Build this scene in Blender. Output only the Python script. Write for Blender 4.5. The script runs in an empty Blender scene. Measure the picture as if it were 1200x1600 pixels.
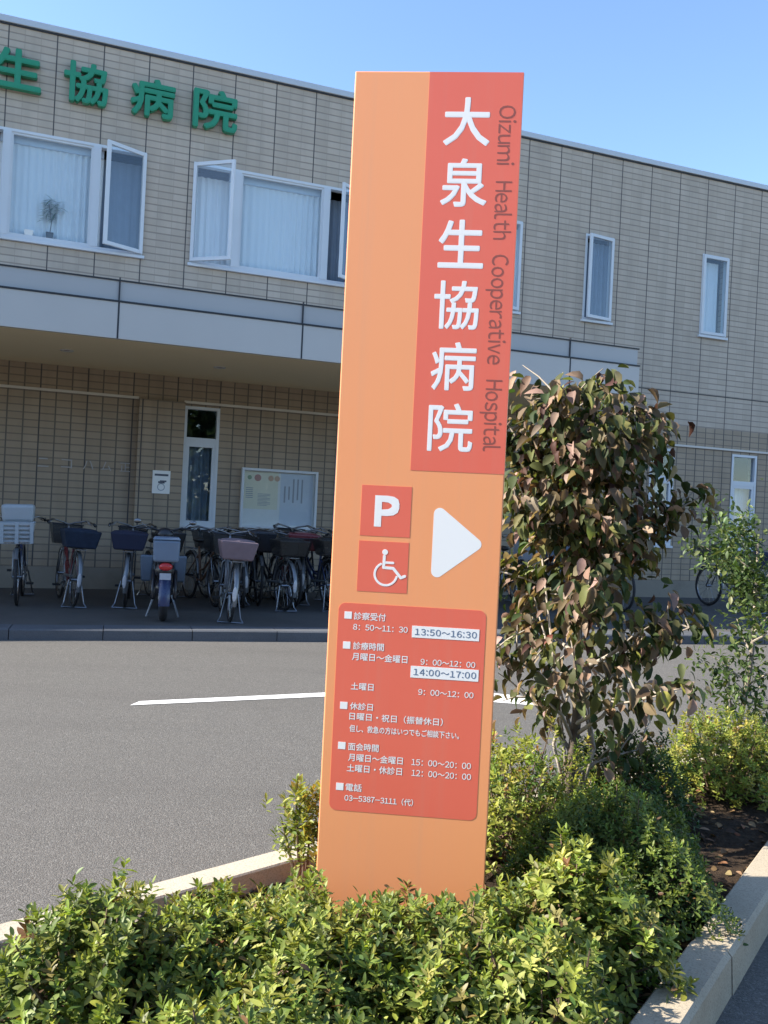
import bpy, math, random
import numpy as np
from mathutils import Vector, Matrix

# ---------------------------------------------------------------- camera, sky, sun, exposure
sc = bpy.context.scene
COL = sc.collection
PI = math.pi
H = 1.45
ROLL, PITCH = 0.049, 0.0

cam_d = bpy.data.cameras.new('camera')
cam_d.sensor_fit = 'VERTICAL'; cam_d.sensor_height = 36.0; cam_d.lens = 1400 / 1600 * 36.0
cam_d.clip_start = 0.05; cam_d.clip_end = 3000
cam = bpy.data.objects.new('camera', cam_d); COL.objects.link(cam)
right = Vector((math.cos(ROLL), 0, math.sin(ROLL))); up = Vector((-math.sin(ROLL), 0, math.cos(ROLL)))
right, up = Vector((math.cos(ROLL), 0, math.sin(ROLL))), Vector((-math.sin(ROLL), 0, math.cos(ROLL)))
fw = Vector((0, 1, 0))
cam.matrix_world = Matrix(((right.x, up.x, -fw.x, 0), (right.y, up.y, -fw.y, 0), (right.z, up.z, -fw.z, H), (0, 0, 0, 1)))
sc.camera = cam

SUN_BACK, SUN_EL = math.radians(5.0), math.radians(36)
sun_dir = Vector((-math.cos(SUN_BACK) * math.cos(SUN_EL), -math.sin(SUN_BACK) * math.cos(SUN_EL), math.sin(SUN_EL)))
w = bpy.data.worlds.new('World'); sc.world = w; w.use_nodes = True
nt = w.node_tree; nt.nodes.clear()
wo = nt.nodes.new('ShaderNodeOutputWorld'); bg = nt.nodes.new('ShaderNodeBackground'); sky = nt.nodes.new('ShaderNodeTexSky')
sky.sky_type = 'NISHITA'; sky.sun_disc = False; sky.sun_elevation = SUN_EL; sky.sun_rotation = math.radians(270) - SUN_BACK
sky.altitude = 0; sky.air_density = 1.0; sky.dust_density = 0.35; sky.ozone_density = 3.5
bg.inputs['Strength'].default_value = 0.125
nt.links.new(sky.outputs[0], bg.inputs['Color']); nt.links.new(bg.outputs[0], wo.inputs['Surface'])
sl = bpy.data.lights.new('sun', 'SUN'); sl.energy = 4.5; sl.angle = math.radians(0.53); sl.color = (1.0, 0.93, 0.82)
so = bpy.data.objects.new('sun', sl); COL.objects.link(so); so.rotation_mode = 'QUATERNION'
so.rotation_quaternion = sun_dir.to_track_quat('Z', 'Y'); so.location = sun_dir * 60
sc.view_settings.view_transform = 'Standard'; sc.view_settings.look = 'None'
sc.view_settings.exposure = 1.45; sc.view_settings.gamma = 1.0; sc.view_settings.use_curve_mapping = False
sc.render.engine = 'CYCLES'
sc.cycles.max_bounces = 8; sc.cycles.transparent_max_bounces = 12; sc.cycles.use_denoising = True

# ---------------------------------------------------------------- materials
class NB:
    """small node-building helper"""
    def __init__(s, name):
        s.m = bpy.data.materials.new(name); s.m.use_nodes = True; s.t = s.m.node_tree; s.t.nodes.clear()
        s.out = s.n('ShaderNodeOutputMaterial')
    def n(s, typ, **kw):
        nd = s.t.nodes.new(typ)
        for k, v in kw.items(): setattr(nd, k, v)
        return nd
    def l(s, a, b): s.t.links.new(a, b)
    def v(s, sock, val):
        if hasattr(val, 'node'): s.l(val, sock)
        else: sock.default_value = val
    def math(s, op, a, b=0.0, c=0.0):
        nd = s.n('ShaderNodeMath', operation=op)
        s.v(nd.inputs[0], a); s.v(nd.inputs[1], b); s.v(nd.inputs[2], c)
        return nd.outputs[0]
    def mix(s, fac, a, b, mode='MIX'):
        nd = s.n('ShaderNodeMix', data_type='RGBA', blend_type=mode)
        s.v(nd.inputs[0], fac); s.v(nd.inputs[6], a); s.v(nd.inputs[7], b)
        return nd.outputs[2]
    def noise(s, vec, scale, detail=3.0, rough=0.55):
        nd = s.n('ShaderNodeTexNoise'); s.l(vec, nd.inputs['Vector'])
        nd.inputs['Scale'].default_value = scale; nd.inputs['Detail'].default_value = detail; nd.inputs['Roughness'].default_value = rough
        return nd.outputs['Fac']
    def ramp(s, fac, stops):
        nd = s.n('ShaderNodeValToRGB'); s.l(fac, nd.inputs[0]); e = nd.color_ramp.elements
        while len(e) < len(stops): e.new(0.5)
        for i, (p, c) in enumerate(stops):
            e[i].position = p; e[i].color = c if len(c) == 4 else (*c, 1)
        return nd.outputs[0]
    def obj(s): return s.n('ShaderNodeTexCoord').outputs['Object']
    def bump(s, h, strength, dist=0.01):
        nd = s.n('ShaderNodeBump'); s.l(h, nd.inputs['Height']); nd.inputs['Strength'].default_value = strength; nd.inputs['Distance'].default_value = dist
        return nd.outputs[0]
    def bsdf(s, color, rough=0.5, metal=0.0, spec=0.5, normal=None):
        p = s.n('ShaderNodeBsdfPrincipled')
        s.v(p.inputs['Base Color'], color if hasattr(color, 'node') else (*color, 1) if len(color) == 3 else color)
        s.v(p.inputs['Roughness'], rough); p.inputs['Metallic'].default_value = metal; p.inputs['Specular IOR Level'].default_value = spec
        if normal is not None: s.l(normal, p.inputs['Normal'])
        return p.outputs[0]
    def done(s, shader):
        s.l(shader, s.out.inputs['Surface']); return s.m

def C4(c): return (*c, 1.0)

def plain(name, col, rough=0.5, metal=0.0, spec=0.5, var=0.12, scale=6.0, bump=0.0, bscale=80.0):
    b = NB(name); o = b.obj()
    f = b.noise(o, scale)
    c = b.mix(f, C4([x * (1 - var) for x in col]), C4([min(1, x * (1 + var)) for x in col]))
    nm = b.bump(b.noise(o, bscale, 2), bump, 0.004) if bump else None
    r = b.math('MULTIPLY_ADD', b.noise(o, scale * 2.3), 0.2, max(0.02, rough - 0.1))
    return b.done(b.bsdf(c, r, metal, spec, nm))

def tile_mat():
    b = NB('wall_tile'); o = b.obj(); s = b.n('ShaderNodeSeparateXYZ'); b.l(o, s.inputs[0])
    px, pz, pan = 0.21583, 0.105, 0.6475
    # faces that look sideways (reveals, pilaster sides) run on y instead of x
    X = b.math('ADD', s.outputs[0], b.math('ADD', s.outputs[1], 0.605 + 64.75))
    Z = b.math('ADD', s.outputs[2], 10.5 - 8.09 % 0.105)
    def joint(v, p, wid):
        fr = b.math('FRACT', b.math('DIVIDE', v, p))
        d = b.math('MULTIPLY', b.math('MINIMUM', fr, b.math('SUBTRACT', 1.0, fr)), p)
        nd = b.n('ShaderNodeMapRange', interpolation_type='SMOOTHSTEP'); b.l(d, nd.inputs[0])
        nd.inputs[1].default_value = wid * 0.45; nd.inputs[2].default_value = wid; nd.inputs[3].default_value = 1; nd.inputs[4].default_value = 0
        return nd.outputs[0]
    jv, jh, jp = joint(X, px, 0.0065), joint(Z, pz, 0.013), joint(X, pan, 0.011)
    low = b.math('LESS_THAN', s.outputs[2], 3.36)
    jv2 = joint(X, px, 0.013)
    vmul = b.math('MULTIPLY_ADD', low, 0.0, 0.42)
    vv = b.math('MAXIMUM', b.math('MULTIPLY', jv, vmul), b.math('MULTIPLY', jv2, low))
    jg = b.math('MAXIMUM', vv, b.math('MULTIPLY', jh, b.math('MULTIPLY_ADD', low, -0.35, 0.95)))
    cell = b.n('ShaderNodeCombineXYZ')
    b.l(b.math('FLOOR', b.math('DIVIDE', X, px)), cell.inputs[0]); b.l(b.math('FLOOR', b.math('DIVIDE', Z, pz)), cell.inputs[2])
    wn = b.n('ShaderNodeTexWhiteNoise', noise_dimensions='3D'); b.l(cell.outputs[0], wn.inputs['Vector'])
    base = b.ramp(wn.outputs['Value'], [(0.0, (0.47, 0.395, 0.315)), (0.5, (0.505, 0.427, 0.343)), (1.0, (0.535, 0.456, 0.37))])
    streak = b.n('ShaderNodeMapping'); b.l(o, streak.inputs[0]); streak.inputs['Scale'].default_value = (3.0, 1.0, 0.35)
    dirt = b.noise(streak.outputs[0], 1.6, 5)
    base = b.mix(b.math('MULTIPLY', b.ramp(dirt, [(0.42, (0, 0, 0)), (0.75, (1, 1, 1))]), 0.5), base, (0.31, 0.265, 0.215, 1))
    base = b.mix(b.math('MULTIPLY', b.noise(o, 160, 2), 0.3), base, (0.33, 0.27, 0.22, 1))
    base = b.mix(low, base, b.mix(1.0, base, (0.74, 0.69, 0.61, 1), 'MULTIPLY'))  # same tile below the canopy, its shade painted in as a darker, browner tone
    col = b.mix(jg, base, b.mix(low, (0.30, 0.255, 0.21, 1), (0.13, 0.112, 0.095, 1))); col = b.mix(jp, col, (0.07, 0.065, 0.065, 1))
    hgt = b.math('SUBTRACT', b.math('MULTIPLY_ADD', b.noise(o, 55, 2), 0.12, 1.0), b.math('MAXIMUM', jg, jp))
    return b.done(b.bsdf(col, 0.6, 0, 0.35, b.bump(hgt, 0.55, 0.008)))

def asphalt_mat():
    b = NB('asphalt'); o = b.obj()
    big = b.noise(o, 0.55, 4); mid = b.noise(o, 7.0, 4)
    vo = b.n('ShaderNodeTexVoronoi'); b.l(o, vo.inputs['Vector']); vo.inputs['Scale'].default_value = 170
    sep = b.n('ShaderNodeSeparateColor'); b.l(vo.outputs['Color'], sep.inputs[0])
    stone = b.ramp(sep.outputs[0], [(0.0, (0.070, 0.067, 0.063)), (0.5, (0.115, 0.110, 0.102)), (0.85, (0.148, 0.141, 0.130)), (1.0, (0.23, 0.22, 0.20))])
    c = b.mix(b.math('MULTIPLY', big, 0.5), stone, (0.100, 0.093, 0.083, 1))
    c = b.mix(b.math('MULTIPLY', mid, 0.35), c, (0.145, 0.133, 0.117, 1))
    mp = b.n('ShaderNodeMapping'); b.l(o, mp.inputs[0]); mp.inputs['Scale'].default_value = (0.30, 1.9, 1); mp.inputs['Rotation'].default_value = (0, 0, -0.38)
    tyre = b.ramp(b.noise(mp.outputs[0], 0.9, 4), [(0.48, (0, 0, 0)), (0.68, (1, 1, 1))])
    c = b.mix(b.math('MULTIPLY', tyre, 0.22), c, (0.078, 0.073, 0.067, 1))
    h = b.math('SUBTRACT', b.noise(o, 240, 2), vo.outputs['Distance'])
    return b.done(b.bsdf(c, 0.88, 0, 0.25, b.bump(h, 0.55, 0.005)))

def concrete_mat(name, c1, c2, rough=0.85):
    b = NB(name); o = b.obj()
    c = b.mix(b.noise(o, 3.5, 5), C4(c1), C4(c2))
    sp = b.ramp(b.noise(o, 170, 2), [(0.35, (0, 0, 0)), (0.5, (1, 1, 1))])
    c = b.mix(b.math('MULTIPLY', b.math('SUBTRACT', 1.0, sp), 0.5), c, C4([x * 0.5 for x in c1]))
    st = b.ramp(b.noise(o, 1.3, 6, 0.65), [(0.5, (0, 0, 0)), (0.72, (1, 1, 1))])
    c = b.mix(b.math('MULTIPLY', st, 0.4), c, C4([c1[0] * 0.55, c1[1] * 0.52, c1[2] * 0.46]))
    return b.done(b.bsdf(c, rough, 0, 0.3, b.bump(b.noise(o, 120, 4), 0.4, 0.004)))

def sign_mat(name, col):
    """weathered sign film: faint rain streaks, slight fading, uneven gloss"""
    b = NB(name); o = b.obj()
    mp = b.n('ShaderNodeMapping'); b.l(o, mp.inputs[0]); mp.inputs['Scale'].default_value = (26, 1, 0.7)
    stk = b.ramp(b.noise(mp.outputs[0], 1.0, 4), [(0.5, (0, 0, 0)), (0.8, (1, 1, 1))])
    c = b.mix(b.noise(o, 1.3, 3), C4([x * .965 for x in col]), C4([min(1, x * 1.03) for x in col]))
    c = b.mix(b.math('MULTIPLY', stk, 0.10), c, (0.50, 0.36, 0.27, 1))
    sp = b.ramp(b.noise(o, 95, 2), [(0.74, (0, 0, 0)), (0.78, (1, 1, 1))])
    c = b.mix(b.math('MULTIPLY', sp, 0.25), c, (0.35, 0.25, 0.18, 1))
    return b.done(b.bsdf(c, b.math('MULTIPLY_ADD', b.noise(o, 5, 4), 0.22, 0.28), 0, 0.5))

def paint_mat():
    b = NB('road_paint'); o = b.obj()
    wear = b.ramp(b.noise(o, 28, 5, 0.7), [(0.60, (0, 0, 0)), (0.70, (1, 1, 1))])
    c = b.mix(b.noise(o, 6, 3), (0.80, 0.79, 0.76, 1), (0.70, 0.69, 0.66, 1))
    c = b.mix(b.math('MULTIPLY', wear, 0.3), c, (0.22, 0.21, 0.19, 1))
    return b.done(b.bsdf(c, 0.75, 0, 0.3, b.bump(b.noise(o, 200, 2), 0.5, 0.004)))

def soil_mat():
    b = NB('soil'); o = b.obj()
    c = b.ramp(b.noise(o, 30, 6, 0.7), [(0.3, (0.018, 0.012, 0.008)), (0.55, (0.055, 0.036, 0.022)), (0.8, (0.12, 0.082, 0.05))])
    return b.done(b.bsdf(c, 0.95, 0, 0.2, b.bump(b.noise(o, 42, 6, 0.7), 1.0, 0.03)))

def leaf_mat(name, rough=0.42, trans=0.28, spec=0.5):
    b = NB(name)
    at = b.n('ShaderNodeVertexColor'); at.layer_name = 'leaf_colour'
    o = b.obj(); c = b.mix(b.math('MULTIPLY', b.noise(o, 90, 2), 0.35), at.outputs['Color'], (0.03, 0.04, 0.012, 1))
    p = b.bsdf(c, rough, 0, spec)
    tr = b.n('ShaderNodeBsdfTranslucent'); tc = b.mix(1.0, at.outputs['Color'], (1.25, 1.3, 0.55, 1), 'MULTIPLY'); b.l(tc, tr.inputs['Color'])
    mx = b.n('ShaderNodeMixShader'); mx.inputs[0].default_value = trans; b.l(p, mx.inputs[1]); b.l(tr.outputs[0], mx.inputs[2])
    return b.done(mx.outputs[0])

def glass_mat(name, tint=(0.86, 0.9, 0.92), ior=1.5, rough=0.01, boost=1.0):
    b = NB(name); tr = b.n('ShaderNodeBsdfTransparent'); tr.inputs[0].default_value = C4(tint)
    gl = b.n('ShaderNodeBsdfGlossy'); gl.inputs['Roughness'].default_value = rough
    lw = b.n('ShaderNodeLayerWeight'); f0 = ((ior - 1) / (ior + 1)) ** 2
    fr = b.math('MULTIPLY_ADD', b.math('POWER', lw.outputs['Facing'], 5.0), 1 - f0, f0)
    mx = b.n('ShaderNodeMixShader'); b.l(b.math('MINIMUM', b.math('MULTIPLY', fr, boost), 1.0), mx.inputs[0])
    b.l(tr.outputs[0], mx.inputs[1]); b.l(gl.outputs[0], mx.inputs[2])
    return b.done(mx.outputs[0])

def mesh_wire_mat(name, col, px=0.018):
    """woven wire basket: thin wires with see-through gaps"""
    b = NB(name); o = b.obj(); s = b.n('ShaderNodeSeparateXYZ'); b.l(o, s.inputs[0])
    def g(v):
        fr = b.math('FRACT', b.math('DIVIDE', b.math('ADD', v, 50.0), px)); return b.math('LESS_THAN', fr, 0.45)
    m = b.math('MAXIMUM', g(b.math('ADD', s.outputs[0], s.outputs[1])), g(s.outputs[2]))
    p = b.bsdf(col, 0.4, 0.3); tr = b.n('ShaderNodeBsdfTransparent')
    mx = b.n('ShaderNodeMixShader'); b.l(m, mx.inputs[0]); b.l(tr.outputs[0], mx.inputs[1]); b.l(p, mx.inputs[2])
    return b.done(mx.outputs[0])

M = {}
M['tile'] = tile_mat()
M['asphalt'] = asphalt_mat()
M['paint_line'] = paint_mat()
M['kerb'] = concrete_mat('kerb_concrete', (0.40, 0.355, 0.275), (0.50, 0.445, 0.35))
M['kerb_worn'] = concrete_mat('kerb_concrete_worn', (0.37, 0.31, 0.225), (0.47, 0.40, 0.30))
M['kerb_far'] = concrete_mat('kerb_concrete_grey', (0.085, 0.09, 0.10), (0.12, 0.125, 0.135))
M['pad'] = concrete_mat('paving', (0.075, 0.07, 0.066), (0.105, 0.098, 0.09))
M['soil'] = soil_mat()
M['orange'] = sign_mat('orange_panel', (0.90, 0.355, 0.15))
M['red'] = sign_mat('red_film', (0.80, 0.155, 0.095))
M['white_film'] = plain('white_film', (0.86, 0.85, 0.82), 0.4, 0, 0.4, 0.02)
M['dark_red'] = plain('dark_red_film', (0.30, 0.088, 0.066), 0.45, 0, 0.4, 0.04)
M['ink'] = plain('blue_grey_ink', (0.12, 0.17, 0.26), 0.5, 0, 0.3, 0.05)
M['green'] = plain('green_letter', (0.012, 0.24, 0.125), 0.35, 0, 0.5, 0.1, 3)
M['cap'] = plain('parapet_metal', (0.50, 0.53, 0.56), 0.45, 0.2, 0.5, 0.06, 2)
M['fascia'] = plain('fascia_metal', (0.50, 0.485, 0.46), 0.5, 0.0, 0.5, 0.05, 1.2)
M['fascia_up'] = plain('fascia_metal_dull', (0.42, 0.42, 0.415), 0.5, 0.0, 0.5, 0.05, 1.2)
M['black_line'] = plain('dark_joint', (0.03, 0.033, 0.04), 0.5, 0, 0.4)
M['soffit'] = plain('soffit_board', (0.84, 0.71, 0.47), 0.8, 0, 0.2, 0.05, 0.8)
M['frame'] = plain('window_aluminium', (0.60, 0.63, 0.66), 0.42, 0.0, 0.5, 0.05, 3)
M['band'] = plain('pale_band', (0.62, 0.58, 0.52), 0.6, 0, 0.3, 0.06)
M['plinth'] = concrete_mat('plinth_render', (0.26, 0.225, 0.18), (0.31, 0.27, 0.215))
M['glass'] = glass_mat('window_glass', (0.90, 0.94, 0.96), 1.5, 0.01, 1.5)
M['glass_board'] = glass_mat('board_glass', (0.95, 0.96, 0.96), 1.4, 0.015, 1.0)
M['curtain'] = plain('curtain_cloth', (0.86, 0.86, 0.86), 0.9, 0, 0.1, 0.03, 4, 0.2, 200)
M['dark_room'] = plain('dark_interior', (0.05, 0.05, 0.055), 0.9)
M['blind'] = plain('blind_cloth', (0.20, 0.24, 0.30), 0.9)
M['paper'] = plain('paper', (0.82, 0.82, 0.80), 0.8, 0, 0.2, 0.05)
M['paper_blue'] = plain('paper_blue', (0.64, 0.69, 0.76), 0.8, 0, 0.2, 0.05)
M['paper_yellow'] = plain('paper_cream', (0.80, 0.77, 0.62), 0.8, 0, 0.2, 0.05)
M['print_dark'] = plain('print_dark', (0.10, 0.11, 0.14), 0.8)
M['print_grey'] = plain('print_grey', (0.36, 0.38, 0.42), 0.8)
M['print_red'] = plain('print_red', (0.52, 0.30, 0.27), 0.8)
M['print_green'] = plain('print_green', (0.32, 0.42, 0.30), 0.8)
M['print_orange'] = plain('print_orange', (0.64, 0.44, 0.32), 0.8)
M['steel_letter'] = plain('dull_steel', (0.40, 0.37, 0.34), 0.5, 0.3)
M['bark'] = plain('bark', (0.12, 0.095, 0.075), 0.9, 0, 0.2, 0.4, 14, 0.9, 60)
M['bark_pale'] = plain('bark_pale', (0.36, 0.31, 0.25), 0.85, 0, 0.2, 0.3, 14, 0.7, 60)
M['bark_grey'] = plain('bark_grey', (0.24, 0.20, 0.155), 0.9, 0, 0.2, 0.35, 16, 0.8, 60)
M['twig'] = plain('twig_bark', (0.16, 0.11, 0.075), 0.9, 0, 0.2, 0.3, 20)
M['leaf'] = leaf_mat('azalea_leaf', 0.46, 0.30, 0.32)
M['leaf_dog'] = leaf_mat('dogwood_leaf', 0.62, 0.25, 0.22)
M['litter'] = leaf_mat('dead_leaf', 0.8, 0.05, 0.2)
M['rubber'] = plain('rubber', (0.022, 0.022, 0.024), 0.75)
M['chrome'] = plain('chrome', (0.26, 0.26, 0.27), 0.3, 1.0, 0.5, 0.05)
M['silver'] = plain('silver_paint', (0.20, 0.21, 0.22), 0.35, 0.5)
M['black_paint'] = plain('black_paint', (0.025, 0.025, 0.03), 0.3)
M['navy_paint'] = plain('navy_paint', (0.03, 0.045, 0.11), 0.3)
M['maroon_paint'] = plain('maroon_paint', (0.16, 0.03, 0.035), 0.3)
M['brown_paint'] = plain('brown_paint', (0.16, 0.085, 0.05), 0.4)
M['teal_paint'] = plain('teal_paint', (0.03, 0.13, 0.15), 0.3)
M['saddle'] = plain('saddle_vinyl', (0.03, 0.028, 0.026), 0.5)
M['navy_cloth'] = plain('navy_cloth', (0.014, 0.017, 0.042), 0.85)
M['blue_cloth'] = plain('blue_cloth', (0.013, 0.022, 0.042), 0.8, 0, 0.3, 0.6, 14)
M['pink_cloth'] = plain('faded_pink_cloth', (0.17, 0.125, 0.14), 0.8, 0, 0.3, 0.2, 12)
M['white_plastic'] = plain('white_plastic', (0.33, 0.37, 0.40), 0.4)
M['pale_blue'] = plain('pale_blue_plastic', (0.13, 0.175, 0.24), 0.5)
M['leg_shield'] = plain('dull_blue_plastic', (0.10, 0.13, 0.17), 0.5)
M['red_lens'] = plain('red_lens', (0.45, 0.03, 0.03), 0.2)
M['reflector'] = plain('white_reflector', (0.50, 0.50, 0.52), 0.25)
M['mirror'] = plain('mirror_glass', (0.8, 0.8, 0.82), 0.05, 1.0)
for k, c in dict(black=(0.03, 0.03, 0.03), grey=(0.30, 0.33, 0.38), white=(0.62, 0.66, 0.68)).items(): M['wire_' + k] = mesh_wire_mat('wire_' + k, c)
M['pot'] = plain('white_pot', (0.75, 0.75, 0.72), 0.4)
M['pot_dark'] = plain('dark_pot', (0.05, 0.05, 0.06), 0.4)

# ---------------------------------------------------------------- mesh helpers
class MB:
    def __init__(s): s.v = []; s.f = []; s.mi = []; s.cur = 0
    def add(s, vs, fs):
        o = len(s.v); s.v.extend([tuple(p) for p in vs]); s.f.extend([tuple(i + o for i in f) for f in fs]); s.mi.extend([s.cur] * len(fs)); return s
    def box(s, x0, x1, y0, y1, z0, z1):
        return s.add([(x0, y0, z0), (x1, y0, z0), (x1, y1, z0), (x0, y1, z0), (x0, y0, z1), (x1, y0, z1), (x1, y1, z1), (x0, y1, z1)],
                     [(0, 3, 2, 1), (4, 5, 6, 7), (0, 1, 5, 4), (1, 2, 6, 5), (2, 3, 7, 6), (3, 0, 4, 7)])
    def frustum(s, cx, cy, z0, z1, ax, ay, bx, by, dx=0, open_top=False):
        vs = [(cx + i * ax, cy + j * ay, z0) for i, j in ((-1, -1), (1, -1), (1, 1), (-1, 1))] + [(cx + dx + i * bx, cy + j * by, z1) for i, j in ((-1, -1), (1, -1), (1, 1), (-1, 1))]
        fs = [(0, 3, 2, 1), (0, 1, 5, 4), (1, 2, 6, 5), (2, 3, 7, 6), (3, 0, 4, 7)] + ([] if open_top else [(4, 5, 6, 7)])
        return s.add(vs, fs)
    def tube(s, pts, r, n=8, caps=True):
        pts = [Vector(p) for p in pts]; rs = r if isinstance(r, (list, tuple)) else [r] * len(pts)
        vs = []; prev = None
        for i, p in enumerate(pts):
            t = (pts[min(i + 1, len(pts) - 1)] - pts[max(i - 1, 0)]).normalized()
            if prev is None:
                a = Vector((0, 0, 1)) if abs(t.z) < 0.9 else Vector((1, 0, 0)); u = t.cross(a).normalized()
            else:
                u = (prev - t * prev.dot(t)); u = u.normalized() if u.length > 1e-6 else t.orthogonal().normalized()
            prev = u; v = t.cross(u)
            for k in range(n):
                a = 2 * PI * k / n; vs.append(p + (u * math.cos(a) + v * math.sin(a)) * rs[i])
        fs = []
        for i in range(len(pts) - 1):
            for k in range(n):
                k2 = (k + 1) % n; fs.append((i * n + k, i * n + k2, (i + 1) * n + k2, (i + 1) * n + k))
        if caps: fs.append(tuple(reversed(range(n)))); fs.append(tuple((len(pts) - 1) * n + k for k in range(n)))
        return s.add(vs, fs)
    def ring(s, c, R, r, nR=28, nr=6, axis='y', a0=0.0, a1=2 * PI, flat=None):
        """torus (or arc of one) about the given axis"""
        full = abs(a1 - a0 - 2 * PI) < 1e-6; cnt = nR if full else nR + 1; vs = []
        for i in range(cnt):
            a = a0 + (a1 - a0) * i / nR
            for k in range(nr):
                b = 2 * PI * k / nr; q = R + r * math.cos(b); h = (flat or r) * math.sin(b)
                p = (q * math.cos(a), h, q * math.sin(a)) if axis == 'y' else (q * math.cos(a), q * math.sin(a), h) if axis == 'z' else (h, q * math.cos(a), q * math.sin(a))
                vs.append((c[0] + p[0], c[1] + p[1], c[2] + p[2]))
        fs = []
        for i in range(nR):
            j = (i + 1) % cnt
            for k in range(nr): k2 = (k + 1) % nr; fs.append((i * nr + k, i * nr + k2, j * nr + k2, j * nr + k))
        return s.add(vs, fs)
    def blob(s, c, rx, ry, rz, nu=12, nv=8):
        vs = [(c[0], c[1], c[2] - rz)]; fs = []
        for j in range(1, nv):
            a = -PI / 2 + PI * j / nv
            for i in range(nu):
                b = 2 * PI * i / nu; vs.append((c[0] + rx * math.cos(a) * math.cos(b), c[1] + ry * math.cos(a) * math.sin(b), c[2] + rz * math.sin(a)))
        vs.append((c[0], c[1], c[2] + rz)); top = len(vs) - 1
        for i in range(nu): fs.append((0, 1 + (i + 1) % nu, 1 + i)); fs.append((top, top - nu + i, top - nu + (i + 1) % nu))
        for j in range(nv - 2):
            for i in range(nu):
                a = 1 + j * nu; fs.append((a + i, a + (i + 1) % nu, a + nu + (i + 1) % nu, a + nu + i))
        return s.add(vs, fs)
    def poly(s, pts, y0, y1):
        """closed outline in x,z (counter-clockwise seen from -y) given thickness from y0 (front) to y1"""
        n = len(pts); vs = [(x, y0, z) for x, z in pts] + [(x, y1, z) for x, z in pts]
        fs = [tuple(range(n)), tuple(range(2 * n - 1, n - 1, -1))] + [(i, i + n, (i + 1) % n + n, (i + 1) % n) for i in range(n)]
        return s.add(vs, fs)
    def build(s, name, mats, parent=None, smooth=False, bevel=0.0):
        me = bpy.data.meshes.new(name); me.from_pydata(s.v, [], s.f); me.update()
        for m in (mats if isinstance(mats, (list, tuple)) else [mats]): me.materials.append(m)
        if any(s.mi): me.polygons.foreach_set('material_index', s.mi)
        if smooth: me.polygons.foreach_set('use_smooth', [True] * len(me.polygons))
        o = bpy.data.objects.new(name, me); COL.objects.link(o)
        if parent is not None: o.parent = parent
        if bevel:
            md = o.modifiers.new('bevel', 'BEVEL'); md.width = bevel; md.segments = 2; md.limit_method = 'ANGLE'; md.angle_limit = 0.6
        return o

def thing(name, label, cat, loc=(0, 0, 0), rotz=0.0, group=None):
    o = bpy.data.objects.new(name, None); COL.objects.link(o); o.empty_display_size = 0.2
    o.location = loc; o.rotation_euler = (0, 0, rotz); o['label'] = label; o['category'] = cat
    if group: o['group'] = group
    return o
def tag(o, label, cat, group=None):
    o['label'] = label; o['category'] = cat
    if group: o['group'] = group
    return o
def struct(o, label, cat, kind='structure'):
    o['kind'] = kind; o['label'] = label; o['category'] = cat; return o

_texts = {}
def _glyph(ch):
    """2-D mesh of one character from Blender's own built-in lettering, em = 1"""
    if ch not in _texts:
        c = bpy.data.curves.new('lettering', 'FONT'); c.body = ch; c.size = 1.0; c.resolution_u = 3; c.fill_mode = 'FRONT'
        o = bpy.data.objects.new('lettering', c); COL.objects.link(o)
        bpy.context.view_layer.update()
        me = bpy.data.meshes.new_from_object(o.evaluated_get(bpy.context.evaluated_depsgraph_get()))
        v = np.array([q.co[:] for q in me.vertices]).reshape(-1, 3)[:, :2]; f = [tuple(p.vertices) for p in me.polygons]
        bpy.data.objects.remove(o); bpy.data.curves.remove(c); bpy.data.meshes.remove(me)
        _texts[ch] = (v, f)
    return _texts[ch]
def text_verts(body, track=0.07):
    """a line of lettering; Latin letters and figures use the wide forms of the same sans face, set close"""
    V, F, x, n = [], [], 0.0, 0
    for ch in body:
        if ch == ' ': x += 0.3; continue
        narrow = 33 <= ord(ch) <= 126
        v, f = _glyph(chr(ord(ch) + 0xFEE0) if narrow else ch)
        if not len(v): x += 1.0; continue
        lo, hi = v[:, 0].min(), v[:, 0].max()
        dx = x - lo + track / 2 if narrow else x
        V.append(v + np.array([dx, 0])); F += [tuple(i + n for i in t) for t in f]; n += len(v)
        x += (hi - lo + track) if narrow else 1.0
    return np.concatenate(V), F
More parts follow.
